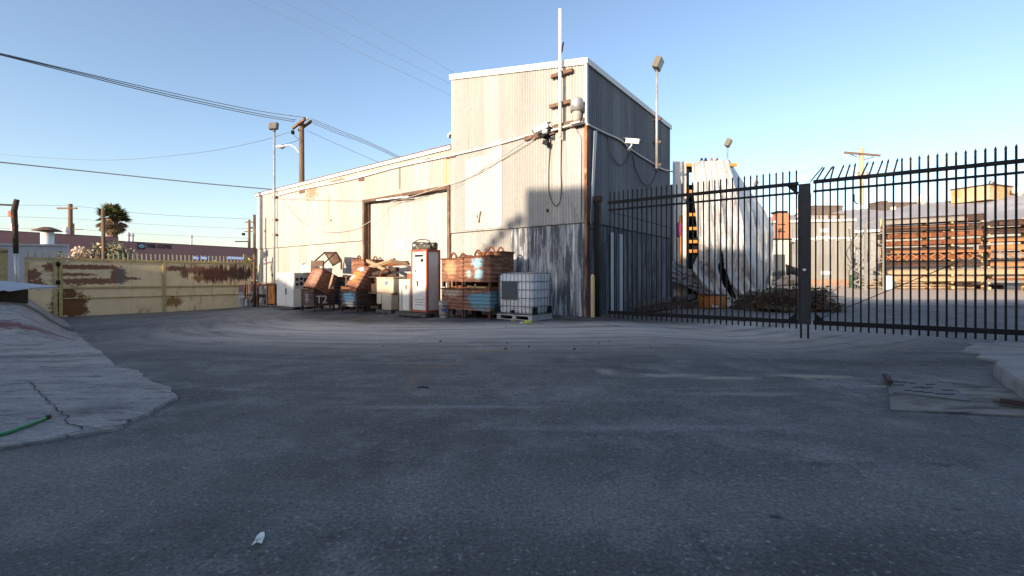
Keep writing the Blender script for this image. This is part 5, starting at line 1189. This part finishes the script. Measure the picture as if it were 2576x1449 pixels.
# dark things under the tarp, beams
for i, (x0, y0, x1, y1, w_, m_, lb) in enumerate(((1545, 772, 1745, 745, .16, m_greywood, 'long grey beam lying behind the black gate towards the tarpaulin'), (1540, 757, 1640, 738, .14, m_rustdark, 'shorter dark beam stacked against the shaded warehouse skirt'), (1600, 780, 1700, 768, .13, m_rustdark, 'dark beam nearest the gate rail'), (1560, 765, 1700, 752, .15, m_rustdark, 'dark beam in the middle of the beam heap'),
        (1610, 748, 1690, 742, .12, m_wood, 'brown beam on top of the beam heap'))):
    A_ = ghit(x0, y0+14); B_ = ghit(x1, y1+22); A_.z = zat(A_.y, y0); B_.z = zat(B_.y, y1); A_.z = max(A_.z, gz(A_.x, A_.y)+.1); B_.z = max(B_.z, gz(B_.x, B_.y)+.1)
    g = MB(); g.bar(A_, B_, w_, w_); g.bar(A_+Vector((.0, .2, -.1)), B_+Vector((0, .2, -.1)), w_*.7, w_*.7)
    solo('scrap_beam', g, m_, lb, 'beam', 'beams behind the black gate', origin=A_)
q = ghit(1535, 790); 
for i in range(14):
    u = i/13; c = ghit(1540+200*u+10*random.random(), 778-4*random.random()); s_ = .18+.15*random.random()
    g = MB(); g.box((0, 0, s_*.4), (s_*1.8, s_, s_*.8), random.random()*3); g.bar((-s_, 0, s_*.6), (s_, s_*.4, s_*1.3), .05)
    o = g.build('scrap_block', [m_rustdark, m_greywood, m_rustdark][i % 3]); o.location = c; tag(o, 'dark scrap block heaped behind the gate at the shaded wall' if i % 3 != 1 else 'grey wooden scrap block heaped behind the gate at the shaded wall', 'scrap', 'dark scrap behind the gate' if i % 3 != 1 else 'grey scrap behind the gate')
q = ghit(1800, 776); bxo = thing('orange_crate', 'orange brown crate on the ground below the tarpaulin', 'crate', q, radians(20))
MB().cbox(-.45, .3, -.2, .4, .02, .45, .02).build('crate_body', surf('crate_orange', (.42, .15, .03), .7), bxo); MB().bb(-.47, .32, -.22, .42, .45, .49).build('rim', m_rustdark, bxo)
# leafy refuse heap
q = ghit(2000, 782); hpz = gz(q.x, q.y)
HP = thing('green_waste_heap', 'dark heap of cut branches and leaves behind the wide gate post', 'green waste', (q.x, q.y, hpz))
g = MB(); gl_ = MB(); vs = []; n = 26; m_n = 10; rx, ry, rz_ = 1.5, .9, .80
for a in range(m_n+1):
    for b in range(n):
        th = b/n*2*pi; ph = a/m_n*pi/2; k = 1+.55*mn.noise(Vector((cos(th)*2, sin(th)*2, ph*3)))
        vs.append((rx*k*cos(th)*cos(ph), ry*k*sin(th)*cos(ph)+.4, rz_*k*sin(ph)*.8-.03))
g.add(vs, [(a*n+b, a*n+(b+1) % n, (a+1)*n+(b+1) % n, (a+1)*n+b) for a in range(m_n) for b in range(n)]); g.build('core', m_rustdark, HP)
rnd = random.Random(11)
for k in range(2600):
    th = rnd.uniform(0, 2*pi); ph = math.asin(rnd.random()); kk = 1+.55*mn.noise(Vector((cos(th)*2, sin(th)*2, ph*3)))+rnd.uniform(-.02, .12)
    p_ = Vector((rx*kk*cos(th)*cos(ph), ry*kk*sin(th)*cos(ph)+.4, rz_*kk*sin(ph)*.8)); s_ = rnd.uniform(.03, .075)
    d = Vector((rnd.gauss(0, 1), rnd.gauss(0, 1), rnd.gauss(0, 1))).normalized(); e = d.cross(Vector((rnd.gauss(0, 1), rnd.gauss(0, 1), rnd.gauss(0, 1)))).normalized()
    gl_.add([p_-d*s_, p_+e*s_*.5, p_+d*s_, p_-e*s_*.5], [(0, 1, 2, 3)])
gl_.build('leaves', leafmat('heap_leaves', (.03, .018, .012), (.11, .095, .03)), HP)
g = MB()
for k in range(26):
    g = MB(); th = rnd.uniform(0, 2*pi); p_ = Vector((rx*.8*cos(th), ry*.8*sin(th)+.3, rnd.uniform(.2, .6))); g.tube([p_, p_+Vector((rnd.uniform(-.5, .6), rnd.uniform(-.3, .1), rnd.uniform(-.1, .35)))], [.02, .006], 5); g.build('branch', m_wood, HP)
for i, (x, y, sx_, c) in enumerate(((1990, 704, .35, (.55, .42, .3)), (2075, 745, .35, (.36, .31, .28)), (1965, 712, .25, (.5, .4, .3)))):
    q = ghit(2000, 760); q = P(x, y, q.y+1.1); g = MB(); vs = []; n = 14
    for a in range(7):
        for b in range(n):
            th = b/n*2*pi; ph = (a/6-.5)*pi; k = sx_*(1+.35*mn.noise(Vector((cos(th)*1.5+i*4, sin(th)*1.5, ph))))
            vs.append((k*cos(th)*cos(ph)*1.3, k*sin(th)*cos(ph), k*sin(ph)*.6))
    g.add(vs, [(a*n+b, a*n+(b+1) % n, (a+1)*n+(b+1) % n, (a+1)*n+b) for a in range(6) for b in range(n)])
    q.z = max(q.z, gz(q.x, q.y)+.1)
    o = g.build('stuffed_sack', surf('sack_%d' % i, c, .9, var=.25, vs=6)); o.location = q; tag(o, ['pale sack on top of the green waste heap', 'grey sack at the right foot of the green waste heap', 'small tan sack at the upper left of the heap'][i], 'sack')
# ------------------------------------------------------------------ yard buildings, right
rd = Vector((-.66, .75, 0)).normalized(); ra = atan2(rd.y, rd.x)       # ridge runs parallel to the warehouse front
RB = Vector((R(2576)*40, 40, 0)); outv = Vector((rd.y, -rd.x, 0))*-1   # towards the yard
if outv.y > 0: outv = -outv
# building local frame: x along rd, y = toward the yard
bang = ra
yv = Vector((-sin(bang), cos(bang), 0)); ys_ = 1 if yv.dot(outv) > 0 else -1
LB = thing('long_grey_roof_building', 'long industrial building with a big grey roof, across the sunlit yard behind the racks', 'building', RB, bang)
m_roofg = surf('grey_roofing_felt', (.30, .29, .30), .85, var=.12, vs=.3, layers=[((.42, .42, .45), .6, .1, .25, (1, 1, 1))])
m_shed = surf('cream_grey_cladding', (.27, .26, .235), .7, .05, var=.08, vs=.6, sheet=(0, 1.6, .1), bump=.1, layers=[((.2, .19, .175), .6, .1, .8, (3, 3, .3))])
zr = zat(40, 488); ze = zr-3.3; wd = 10.5
x_lo, x_hi = -30, 26
g = MB(); g.add([(x_lo, 0, zr), (x_hi, 0, zr), (x_hi, wd*ys_, ze), (x_lo, wd*ys_, ze), (x_lo, -wd*ys_, ze), (x_hi, -wd*ys_, ze)], [(0, 1, 2, 3), (0, 4, 5, 1)]); g.build('roof', m_roofg, LB)
g = MB(); g.poly([(x_lo, (wd-.3)*ys_, -.5), (x_hi, (wd-.3)*ys_, -.5), (x_hi, (wd-.3)*ys_, ze+.05), (x_lo, (wd-.3)*ys_, ze+.05)], (0, -.2*ys_, 0)); g.poly([(x_hi-.1, wd*.95*ys_, -.5), (x_hi-.1, -wd*.95*ys_, -.5), (x_hi-.1, -wd*.95*ys_, ze), (x_hi-.1, 0, zr-.1), (x_hi-.1, wd*.95*ys_, ze)], (-.1, 0, 0))
g.build('wall', m_shed, LB)
g = MB(); g.bb(x_lo, x_hi, (wd-.35)*ys_, (wd+.1)*ys_, ze-.12, ze+.1); g.build('eave_board', m_trim, LB)
# cladding shed with two tiers at (1985..2150)
o = P(2152, 700, 34); o.z = gz(o.x, o.y)-.05
SD = thing('tall_cladding_shed', 'pale grey panelled shed with two white edged tiers, left of the steel racks', 'shed', o, radians(168))
wds = (2152-1985)/F*36.0; h1, h2 = zat(34, 601)-o.z, zat(34, 556)-o.z
MB().bb(0, wds, -5, 0, 0, h1).build('lower_wall', m_shed, SD); MB().bb(-.0, wds+.3, -5, -.15, h1+.12, h2).build('upper_wall', m_shed, SD)
g = MB(); g.bb(-.05, wds+.05, -.1, .12, h1, h1+.12); g.bb(-.05, wds+.35, -5, .05, h2, h2+.16); g.build('white_edge', m_trim, SD)
MB().bb(-.0, wds, .002, .05, 0, .5).build('plinth', surf('plinth_brown', (.3, .19, .13), .85), SD)
for k in range(7): MB().bb(.1+k*wds/7, .16+k*wds/7, .0, .04, .5, h1).build('rib', m_shed, SD)
for k in range(6): MB().box((.5+k*.75, .10, h1-.06), (.14, .1, .2)).build('eave_lug', m_trim, SD)
for (x, z, s_) in ((2.1, 3.6, .5), (2.0, 1.0, .35), (2.05, h1+.7, .3)): MB().bb(x-s_, x+s_, .04 if z < h1 else -.14, .055 if z < h1 else -.12, z-.13 if s_ < .5 else z-.22, z+.13 if s_ < .5 else z+.22).build('white_sign', m_white, SD)
# left neighbour: white block with brick flue
o = P(1988, 700, 34); o.z = gz(o.x, o.y)
WB = thing('white_block_building', 'small sunlit cream building with a dark door, right of the tarpaulin', 'building', o, radians(175))
wb = (1988-1935)/F*34.5
MB().bb(0, wb, -3, 0, -.1, zat(34, 603)-o.z).build('wall', surf('cream_block', (.55, .49, .4), .8), WB); MB().bb(-.1, wb+.1, -3.1, .1, zat(34, 603)-o.z, zat(34, 600)-o.z).build('roof_edge', m_black, WB)
MB().bb(.4, wb*.8, 0, .05, 0, zat(34, 640)-o.z).build('dark_door', surf('door_dark', (.07, .08, .085), .7), WB)
MB().poly([(.3, .0, 1.6), (-.3, .9, 1.2), (-.3, 1.6, 0), (.3, .3, 0)], (.05, 0, 0)).build('leaning_panel', m_black, WB)
o = P(1978, 580, 33.7)
BF = thing('brick_chimney', 'square orange brick chimney with a dark cap, beyond the tarpaulin right edge', 'chimney', P(1964, 603, 35.2))
def brick():
    m, nt, b = nodes('brick'); co = N(nt, 'ShaderNodeTexCoord').outputs['Object']
    bt = N(nt, "ShaderNodeTexBrick"); bt.inputs['Color1'].default_value = (.5, .18, .08, 1); bt.inputs['Color2'].default_value = (.38, .14, .07, 1); bt.inputs['Mortar'].default_value = (.4, .25, .17, 1)
    bt.inputs['Scale'].default_value = 2.2
    mp = N(nt, 'ShaderNodeMapping'); mp.inputs['Rotation'].default_value = (pi/2, 0, 0); nt.links.new(co, mp.inputs[0]); nt.links.new(mp.outputs[0], bt.inputs[0]); nt.links.new(bt.outputs[0], b.inputs['Base Color']); b.inputs['Roughness'].default_value = .9; return m
MB().bb(-.42, .42, -.4, .4, -2.5, 2.05).build('shaft', brick(), BF); MB().bb(-.5, .28, -.46, .46, 2.05, 2.2).build('cap', m_black, BF)
for z in (1.1, .55): MB().bb(-.45, .1, -.43, -.4, z, z+.08).build('strap', m_rustdark, BF)
# rooftop plant
def roofunit(x0, x1, y0, y1, D, label, mat, name='rooftop_unit'):
    a = P(x0, y1, D); t = thing(name, label, 'rooftop unit', a, radians(172) if False else 0)
    w_ = (x1-x0)/F*D; h_ = (y1-y0)/F*D
    MB().bb(0, w_, 0, 1.6, -.5, h_).build('casing', mat, t); MB().bb(-.06, w_+.06, -.06, 1.66, h_, h_+.1).build('cover', m_frame, t)
    for k in range(3): MB().bb(w_*(.2+.3*k), w_*(.24+.3*k), -.02, 0, 0, h_*.9).build('rib', m_frame, t)
    return t
m_unit = surf('brown_grey_unit', (.12, .10, .09), .7, var=.3)
roofunit(2045, 2120, 519, 535, 50, 'dark long rooftop unit above the panelled shed', m_unit)
roofunit(2042, 2126, 541, 551, 36.5, 'low ribbed grey rooftop unit below the dark long one', surf('grey_unit', (.3, .29, .27), .7))
roofunit(2228, 2318, 511, 527, 45.5, 'brown rooftop unit in the middle of the big grey roof', m_unit)
roofunit(2217, 2231, 508, 520, 46, 'small square brown rooftop box on the big grey roof', m_unit)
for i, (x, y, D, s_) in enumerate(((2007, 533, 52, .55), (2320, 503, 45, .7), (2564, 480, 40, .6), (2247, 524, 45, .3), (2205, 520, 47.5, .35), (2161, 523, 49, .5))):
    q = P(x, y, D); t = thing('turbine_vent', ['small round vent over the brick chimney side of the shed', 'large pale round vent in the middle of the grey roof', 'round white vent at the right edge beside the rusty tank', 'white pipe vent beside the brown rooftop unit', 'short square vent left of the brown rooftop unit', 'white vent box at the foot of the crossarm pole'][i], 'roof vent', q)
    MB().lathe((0, 0, -.1), [(0, -.4*s_), (.5*s_, -.35*s_), (.8*s_, .0), (.8*s_, .5*s_), (.5*s_, .9*s_), (0, s_)], 16).build('dome', m_white, t); MB().cyl((0, 0, -1.0), .4*s_, .9, 12).build('neck', m_galv, t)
q = P(2478, 500, 41.5); tk = thing('rusty_roof_tank', 'cream roof penthouse with an orange rusty top, at the upper right behind the gate', 'roof tank', q, radians(20))
m_tank = surf('rust_cream', (.55, .42, .27), .8, var=.15, layers=[((.5, .24, .08), .55, .1, 1, (1, 1, .5))])
MB().bb(-2.1, 2.1, -1.2, 1.5, -.35, .9).build('casing', m_tank, tk); MB().bb(-2.2, .7, -1.25, 1.55, .9, 1.0).build('rim', m_rustdark, tk); MB().bb(-1.5, 2.0, -1.1, 1.4, 1.0, 1.12).build('rim', m_rust, tk)
for x in (-.7, -.1): MB().tube([(x, -.6, .9), (x, -.6, 1.4), (x+.25, -.6, 1.45)], .06, 8).build('pipe', m_rustdark, tk)
# utility pole right
D_ = 50; q = P(2167, 700, D_); q.z = 0; h_ = zat(D_, 371)
up2 = thing('utility_pole', 'sunlit pale utility pole with one wide crossarm, beyond the yard behind the gate', 'utility pole', q)
MB().tube([(0, 0, 0), (0, 0, h_)], [.28, .2], 12).build('pole_shaft', surf('pale_pole', (.5, .35, .23), .85, var=.2), up2)
MB().bar((-2.1, -.25, h_-.62), (2.0, -.1, h_-.92), .17, .2).build('crossarm', m_wood, up2); MB().bar((.5, .2, h_-1.3), (1.6, .3, h_-.98), .09).build('brace', m_wood, up2); MB().bar((-.2, .1, h_-1.1), (-1.1, .1, h_-.75), .06).build('brace', m_wood, up2)
for x, z in ((-2.0, -.8), (-1.7, -.95), (1.5, -1.2), (-.55, -1.1)): MB().tube([(x, -.1, h_+z), (x-.05, -.1, h_+z-.35)], .05, 7).build('insulator', m_white, up2)
for x in (-.6, .45): MB().cyl((x, 0, h_-3.5), .28, .75, 12).build('transformer', m_galv, up2)
MB().tube(spline([(-.8, 0, h_-5.2), (-.75, 0, h_-6), (-.3, 0, h_-6.4)], 5), .06, 7).build('drop_cable', m_black, up2)
wire([(2110, 395, 50), (2090, 410, 52), (1960, 450, 60), (1900, 462, 66)], 'thin wire falling left from the pale utility pole', .012)
wire([(2150, 378, 50), (2168, 372, 50), (2190, 389, 50)], 'short guy wire at the top of the pale utility pole', .014)
m_steelg2 = surf('dull_grey_steel', (.24, .23, .21), .7, var=.2)
# lattice stands
for i, x in enumerate((2172, 2218)):
    D_ = 28.5; q = P(x, 700, D_); q.z = gz(q.x, q.y)
    t = thing('lattice_column', ['left grey lattice upright with branches of bent rod, beside the steel racks', 'right grey lattice upright touching the steel racks'][i], 'lattice column', q)
    h_ = zat(D_, [566, 548][i])-q.z
    MB().bar((.12, 0, 0), (.12, 0, h_), .1).build('upright', m_steelg2, t); MB().bar((-.45 if i == 0 else -.75, .3, 0), (-.45 if i == 0 else -.75, .3, h_*.97), .06).build('upright', m_steelg2, t)
    for k in range(5): MB().bar((.12, 0, h_*(k+.1)/5), (-.75 if i else -.45, .3, h_*(k+.6)/5), .05).build('diagonal', m_steelg2, t); MB().bar((-.75 if i else -.45, .3, h_*(k+.6)/5), (.12, 0, h_*(k+1)/5), .05).build('diagonal', m_steelg2, t)
q = P(2160, 700, 29); q.z = gz(q.x, q.y); rb = thing('bent_rod_bundle', 'tangle of bent grey rods standing left of the lattice uprights', 'rods', q)
rnd = random.Random(5)
for k in range(16):
    a = Vector((rnd.uniform(-.45, .4), rnd.uniform(0, .4), rnd.uniform(0, 2.8))); MB().tube(spline([a, a+Vector((rnd.uniform(-.3, .3), 0, .7)), a+Vector((rnd.uniform(-.5, .5), 0, 1.5))], 4), .03, 5).build('rod', [m_galv, m_greywood][k % 2], rb)
# cantilever racks with steel
m_steelg = surf('grey_mill_steel', (.2, .18, .16), .6, .2, var=.3, vs=3, st=(.5, 1, 1))
m_rusto = surf('orange_rust_beam', (.36, .15, .06), .85, var=.4, vs=3, st=(.5, 1, 1))
m_tan = surf('tan_column', (.55, .38, .18), .7, var=.2, vs=3)
def rack(x0, x1, cols, ytop0, ytop1, D0_, D1_, label, tiers, seed, nm):
    A_ = P(x0, 723, D0_); B_ = P(x1, 723, D1_); A_.z = gz(A_.x, A_.y); L_ = (Vector((B_.x-A_.x, B_.y-A_.y, 0))).length; an_ = atan2(B_.y-A_.y, B_.x-A_.x)
    t = thing('cantilever_rack', label, 'storage rack', A_, an_, 'racks of long rusty steel'); H_ = zat(D0_, ytop0)-A_.z
    for c in cols:
        x = c*L_
        MB().bb(x-.08, x+.08, .4, .58, 0, H_).build('column', m_tan, t); MB().bb(x-.07, x+.07, -.7, .4, .05, .2).build('foot', m_tan, t)
        for k in range(tiers): MB().bb(x-.05, x+.05, -.6, .4, .45+k*(H_-.45)/tiers-.06, .45+k*(H_-.45)/tiers+.03).build('arm', m_tan, t)
    rnd = random.Random(seed); word = ['lowest', 'second', 'third', 'fourth', 'fifth', 'sixth', 'seventh', 'eighth', 'ninth', 'top']
    cs = [m_rust, m_rustdark, m_steelg, m_rustdark, m_rust, m_rusto]
    for k in range(tiers):
        z = .45+k*(H_-.45)/tiers+.035
        for j in range(4):
            mt_ = (cs[rnd.randrange(6)] if j < 2 else m_rustdark) if k > 1 else (m_steelg, m_woodpale, m_rust, m_woodpale)[rnd.randrange(4)]; hh_ = rnd.uniform(.14, .34) if j < 2 else rnd.uniform(.26, .44); ln = rnd.uniform(.7, 1.08)*L_; x_ = rnd.uniform(-.05, .12)*L_; y_ = -.55+j*.25
            g = MB(); g.bb(0, ln, -.09, .09, 0, .025); g.bb(0, ln, -.02, .02, .025, hh_-.025); g.bb(0, ln, -.09, .09, hh_-.025, hh_)
            o = g.build('steel_beam', mt_); o.location = A_+Vector((cos(an_)*x_-sin(an_)*y_, sin(an_)*x_+cos(an_)*y_, z)); o.rotation_euler = (0, rnd.uniform(-.012, .012), an_+rnd.uniform(-.02, .02))
            cn = {m_rust: 'rust brown', m_rustdark: 'dark rusty', m_galv: 'pale grey', m_steelg: 'grey', m_woodpale: 'pale tan', m_rusto: 'orange rusty'}[mt_]
            tag(o, '%s long steel beam on the %s tier of the %s' % (cn, word[k] if k < tiers-1 else 'top', nm), 'steel beam', '%s beams on the %s tier, %s' % (cn, word[k] if k < tiers-1 else 'top', nm))
    for k in (3,):
        z = .45+k*(H_-.45)/tiers
        for i in range(7):
            x = L_*(i+.1)/7; g = None
            MB().bar((x, -.64, z), (x+L_/9, -.64, z+.42), .05).build('lattice_brace', m_rusto, t); MB().bar((x+L_/9, -.64, z), (x, -.64, z+.42), .05).build('lattice_brace', m_rusto, t)
    return t, A_, an_, L_, H_
rack(2216, 2462, (.02, .48, .72), 552, 540, 30.5, 28.0, 'tall rack stacked with long rusty steel beams, in the middle of the sunlit yard', 9, 1, 'middle rack')
rack(2474, 2760, (.02, .40, .8), 552, 540, 28.5, 26.0, 'second rack of rusty steel beams at the right edge behind the gate', 8, 2, 'right edge rack')
# barrels, timber stacks, wrapped bundle
for i, (x, y, m_, lb) in enumerate(((2148, 720, surf('barrel_green', (.05, .09, .05), .5, var=.3), 'dark green steel drum beside the lattice uprights'), (2235, 724, surf('barrel_pale_blue', (.42, .52, .56), .5), 'pale blue plastic drum in front of the steel rack'))):
    q = ghit(x, y+4); t = thing('drum', lb, 'drum', q); MB().lathe((0, 0, 0), [(0, 0), (.29, 0), (.3, .02), (.29, .05), (.29, .3), (.305, .31), (.29, .33), (.29, .58), (.305, .6), (.29, .62), (.29, .86), (.3, .88), (.28, .9), (.26, .88), (0, .88)], 20).build('shell', m_, t)
    MB().cyl((.1, .1, .88), .035, .03, 10).build('bung', m_black, t)
for i, (x0, x1, y, n) in enumerate(((2180, 2212, 722, 3), (2268, 2350, 724, 4), (2355, 2452, 724, 4))):
    A_ = ghit(x0, y+4); w_ = (x1-x0)/F*A_.y; t = thing('timber_stack', ['short stack of pale timber between the two drums', 'left long stack of pale timber under the middle rack front', 'right long stack of pale timber under the middle rack front'][i], 'timber stack', A_, 0)
    for k in range(n): MB().bb(.02*k, w_-.02*k, 0, .5, .06+k*.17, .17+k*.17).build('board_layer', m_woodpale, t)
    for k in range(n):
        for u in (.1, .5, .9): MB().bb(w_*u-.04, w_*u+.04, .0, .5, k*.17-.0, k*.17+.06).build('spacer', m_greywood, t)
A_ = ghit(2463, 727); w_ = (2530-2463)/F*A_.y
t = thing('wrapped_bundle', 'long low bundle wrapped in white plastic on a dark skid, right of the timber stacks', 'wrapped bundle', A_)
g = MB(); g.tube(spline([(0, .4, .42), (.3, .4, .5), (w_*.5, .4, .54), (w_*.85, .4, .5), (w_, .4, .38)], 5), [.12]+[.24]*19+[.1], 14); g.build('wrapping', m_white, t)
for x in (.2, w_-.2): MB().bb(x-.08, x+.08, 0, .8, 0, .26).build('skid', m_rustdark, t)
# ------------------------------------------------------------------ unseen building shaped to cast the long evening shade; pole added out of frame likewise
prof = [(-90, 9.0), (-34, 9.0), (-33.9, 8.05), (-31.5, 8.0), (-27, 7.45), (-20.9, 6.5), (-17.36, 6.5), (-17.34, 9.40), (-15.0, 8.95), (-14.3, 8.95), (-14.2, 9.15), (-11.5, 9.1), (-11.5, 7.75), (60, 7.75)]
g = MB(); g.poly([(-90, -10, -.5)]+[(x, -10, z) for x, z in prof]+[(60, -10, -.5)][::1], (0, -14, 0))
bw = thing('shade_building', 'long unseen stucco building behind the photographer, parapet outline shaped to shade the yard', 'building', (0, -10, 0))
g.build('wall', surf('shade_building_stucco', (.35, .33, .30), .9), bw, True)
for (x, y, rr) in ((1306, 556, .22), (1284, 568, .20), (1261, 589, .19), (1241, 609, .19), (1223, 629, .18)):  # balls on thin stems, added to cast the row of blobs on the tower wall
    pw = LW(hitL(x, y)); tt_ = (pw.y+10.3)/.789; c_ = pw-Vector((.615*tt_, .789*tt_, 0))+Vector((0, 0, math.tan(radians(EL))*tt_))
    MB().lathe((c_.x, c_.y+10.0, c_.z), [(0, -rr), (rr*.7, -rr*.7), (rr, 0), (rr*.7, rr*.7), (0, rr)], 14).tube([(c_.x, c_.y+10, 5.8), (c_.x, c_.y+10, c_.z)], .012, 6).build('shade_ball', m_galv, bw)
for k in range(12):
    x = -46+k*8; MB().bb(x, x+2.2, -.02+.0, .06, 1.0, 2.6).build('window', m_lens, bw)
q = P(655, 700, 1); wpt = LW(Vector((18.55, 0, 0))); ds = Vector((.615, .789, 0)); q = wpt-ds*11
t = thing('utility_pole', 'unseen wooden pole added outside the frame to shade the far end of the long wall', 'utility pole', (q.x, q.y, -.6))
MB().tube([(0, 0, 0), (0, 0, 9)], [.21, .16], 12).build('pole_shaft', m_wood, t); MB().bar((-.2, 0, 4.9), (1.0, .2, 4.9), .14, .3).build('crossarm', m_wood, t)
# ------------------------------------------------------------------ light, sky, camera
EL = 11.5
S.world = bpy.data.worlds.new('World'); S.world.use_nodes = True; nt = S.world.node_tree; bg = nt.nodes['Background']
sky = nt.nodes.new('ShaderNodeTexSky'); sky.sky_type = 'NISHITA'; sky.sun_disc = False; sky.sun_elevation = radians(EL+3)
sky.sun_rotation = atan2(-.615, -.789); sky.air_density = 1.0; sky.dust_density = 1.0; sky.ozone_density = 1.6
nt.links.new(mixc(nt, 1.0, sky.outputs[0], (1.02, .985, 1.0), 'MULTIPLY'), bg.inputs[0]); bg.inputs[1].default_value = .15
L = bpy.data.lights.new('sun', 'SUN'); L.energy = 4.5; L.angle = radians(.55); L.color = (1, .83, .64)
so = bpy.data.objects.new('sun', L); COL.objects.link(so)
dv = Vector((.615*cos(radians(EL)), .789*cos(radians(EL)), -sin(radians(EL)))); so.rotation_euler = dv.to_track_quat('-Z', 'Y').to_euler()
cam = bpy.data.cameras.new('camera'); co_ = bpy.data.objects.new('camera', cam); COL.objects.link(co_); S.camera = co_
cam.sensor_width = 36; cam.lens = 36*F/2576; cam.shift_y = -(724.5-HY)/2576; cam.clip_end = 3000; cam.clip_start = .05
co_.location = (0, 0, CH); co_.rotation_euler = (pi/2, 0, 0)
S.view_settings.view_transform = 'Standard'; S.view_settings.look = 'None'; S.view_settings.gamma = 1; S.view_settings.exposure = .92
S.render.resolution_x = 1024; S.render.resolution_y = 576
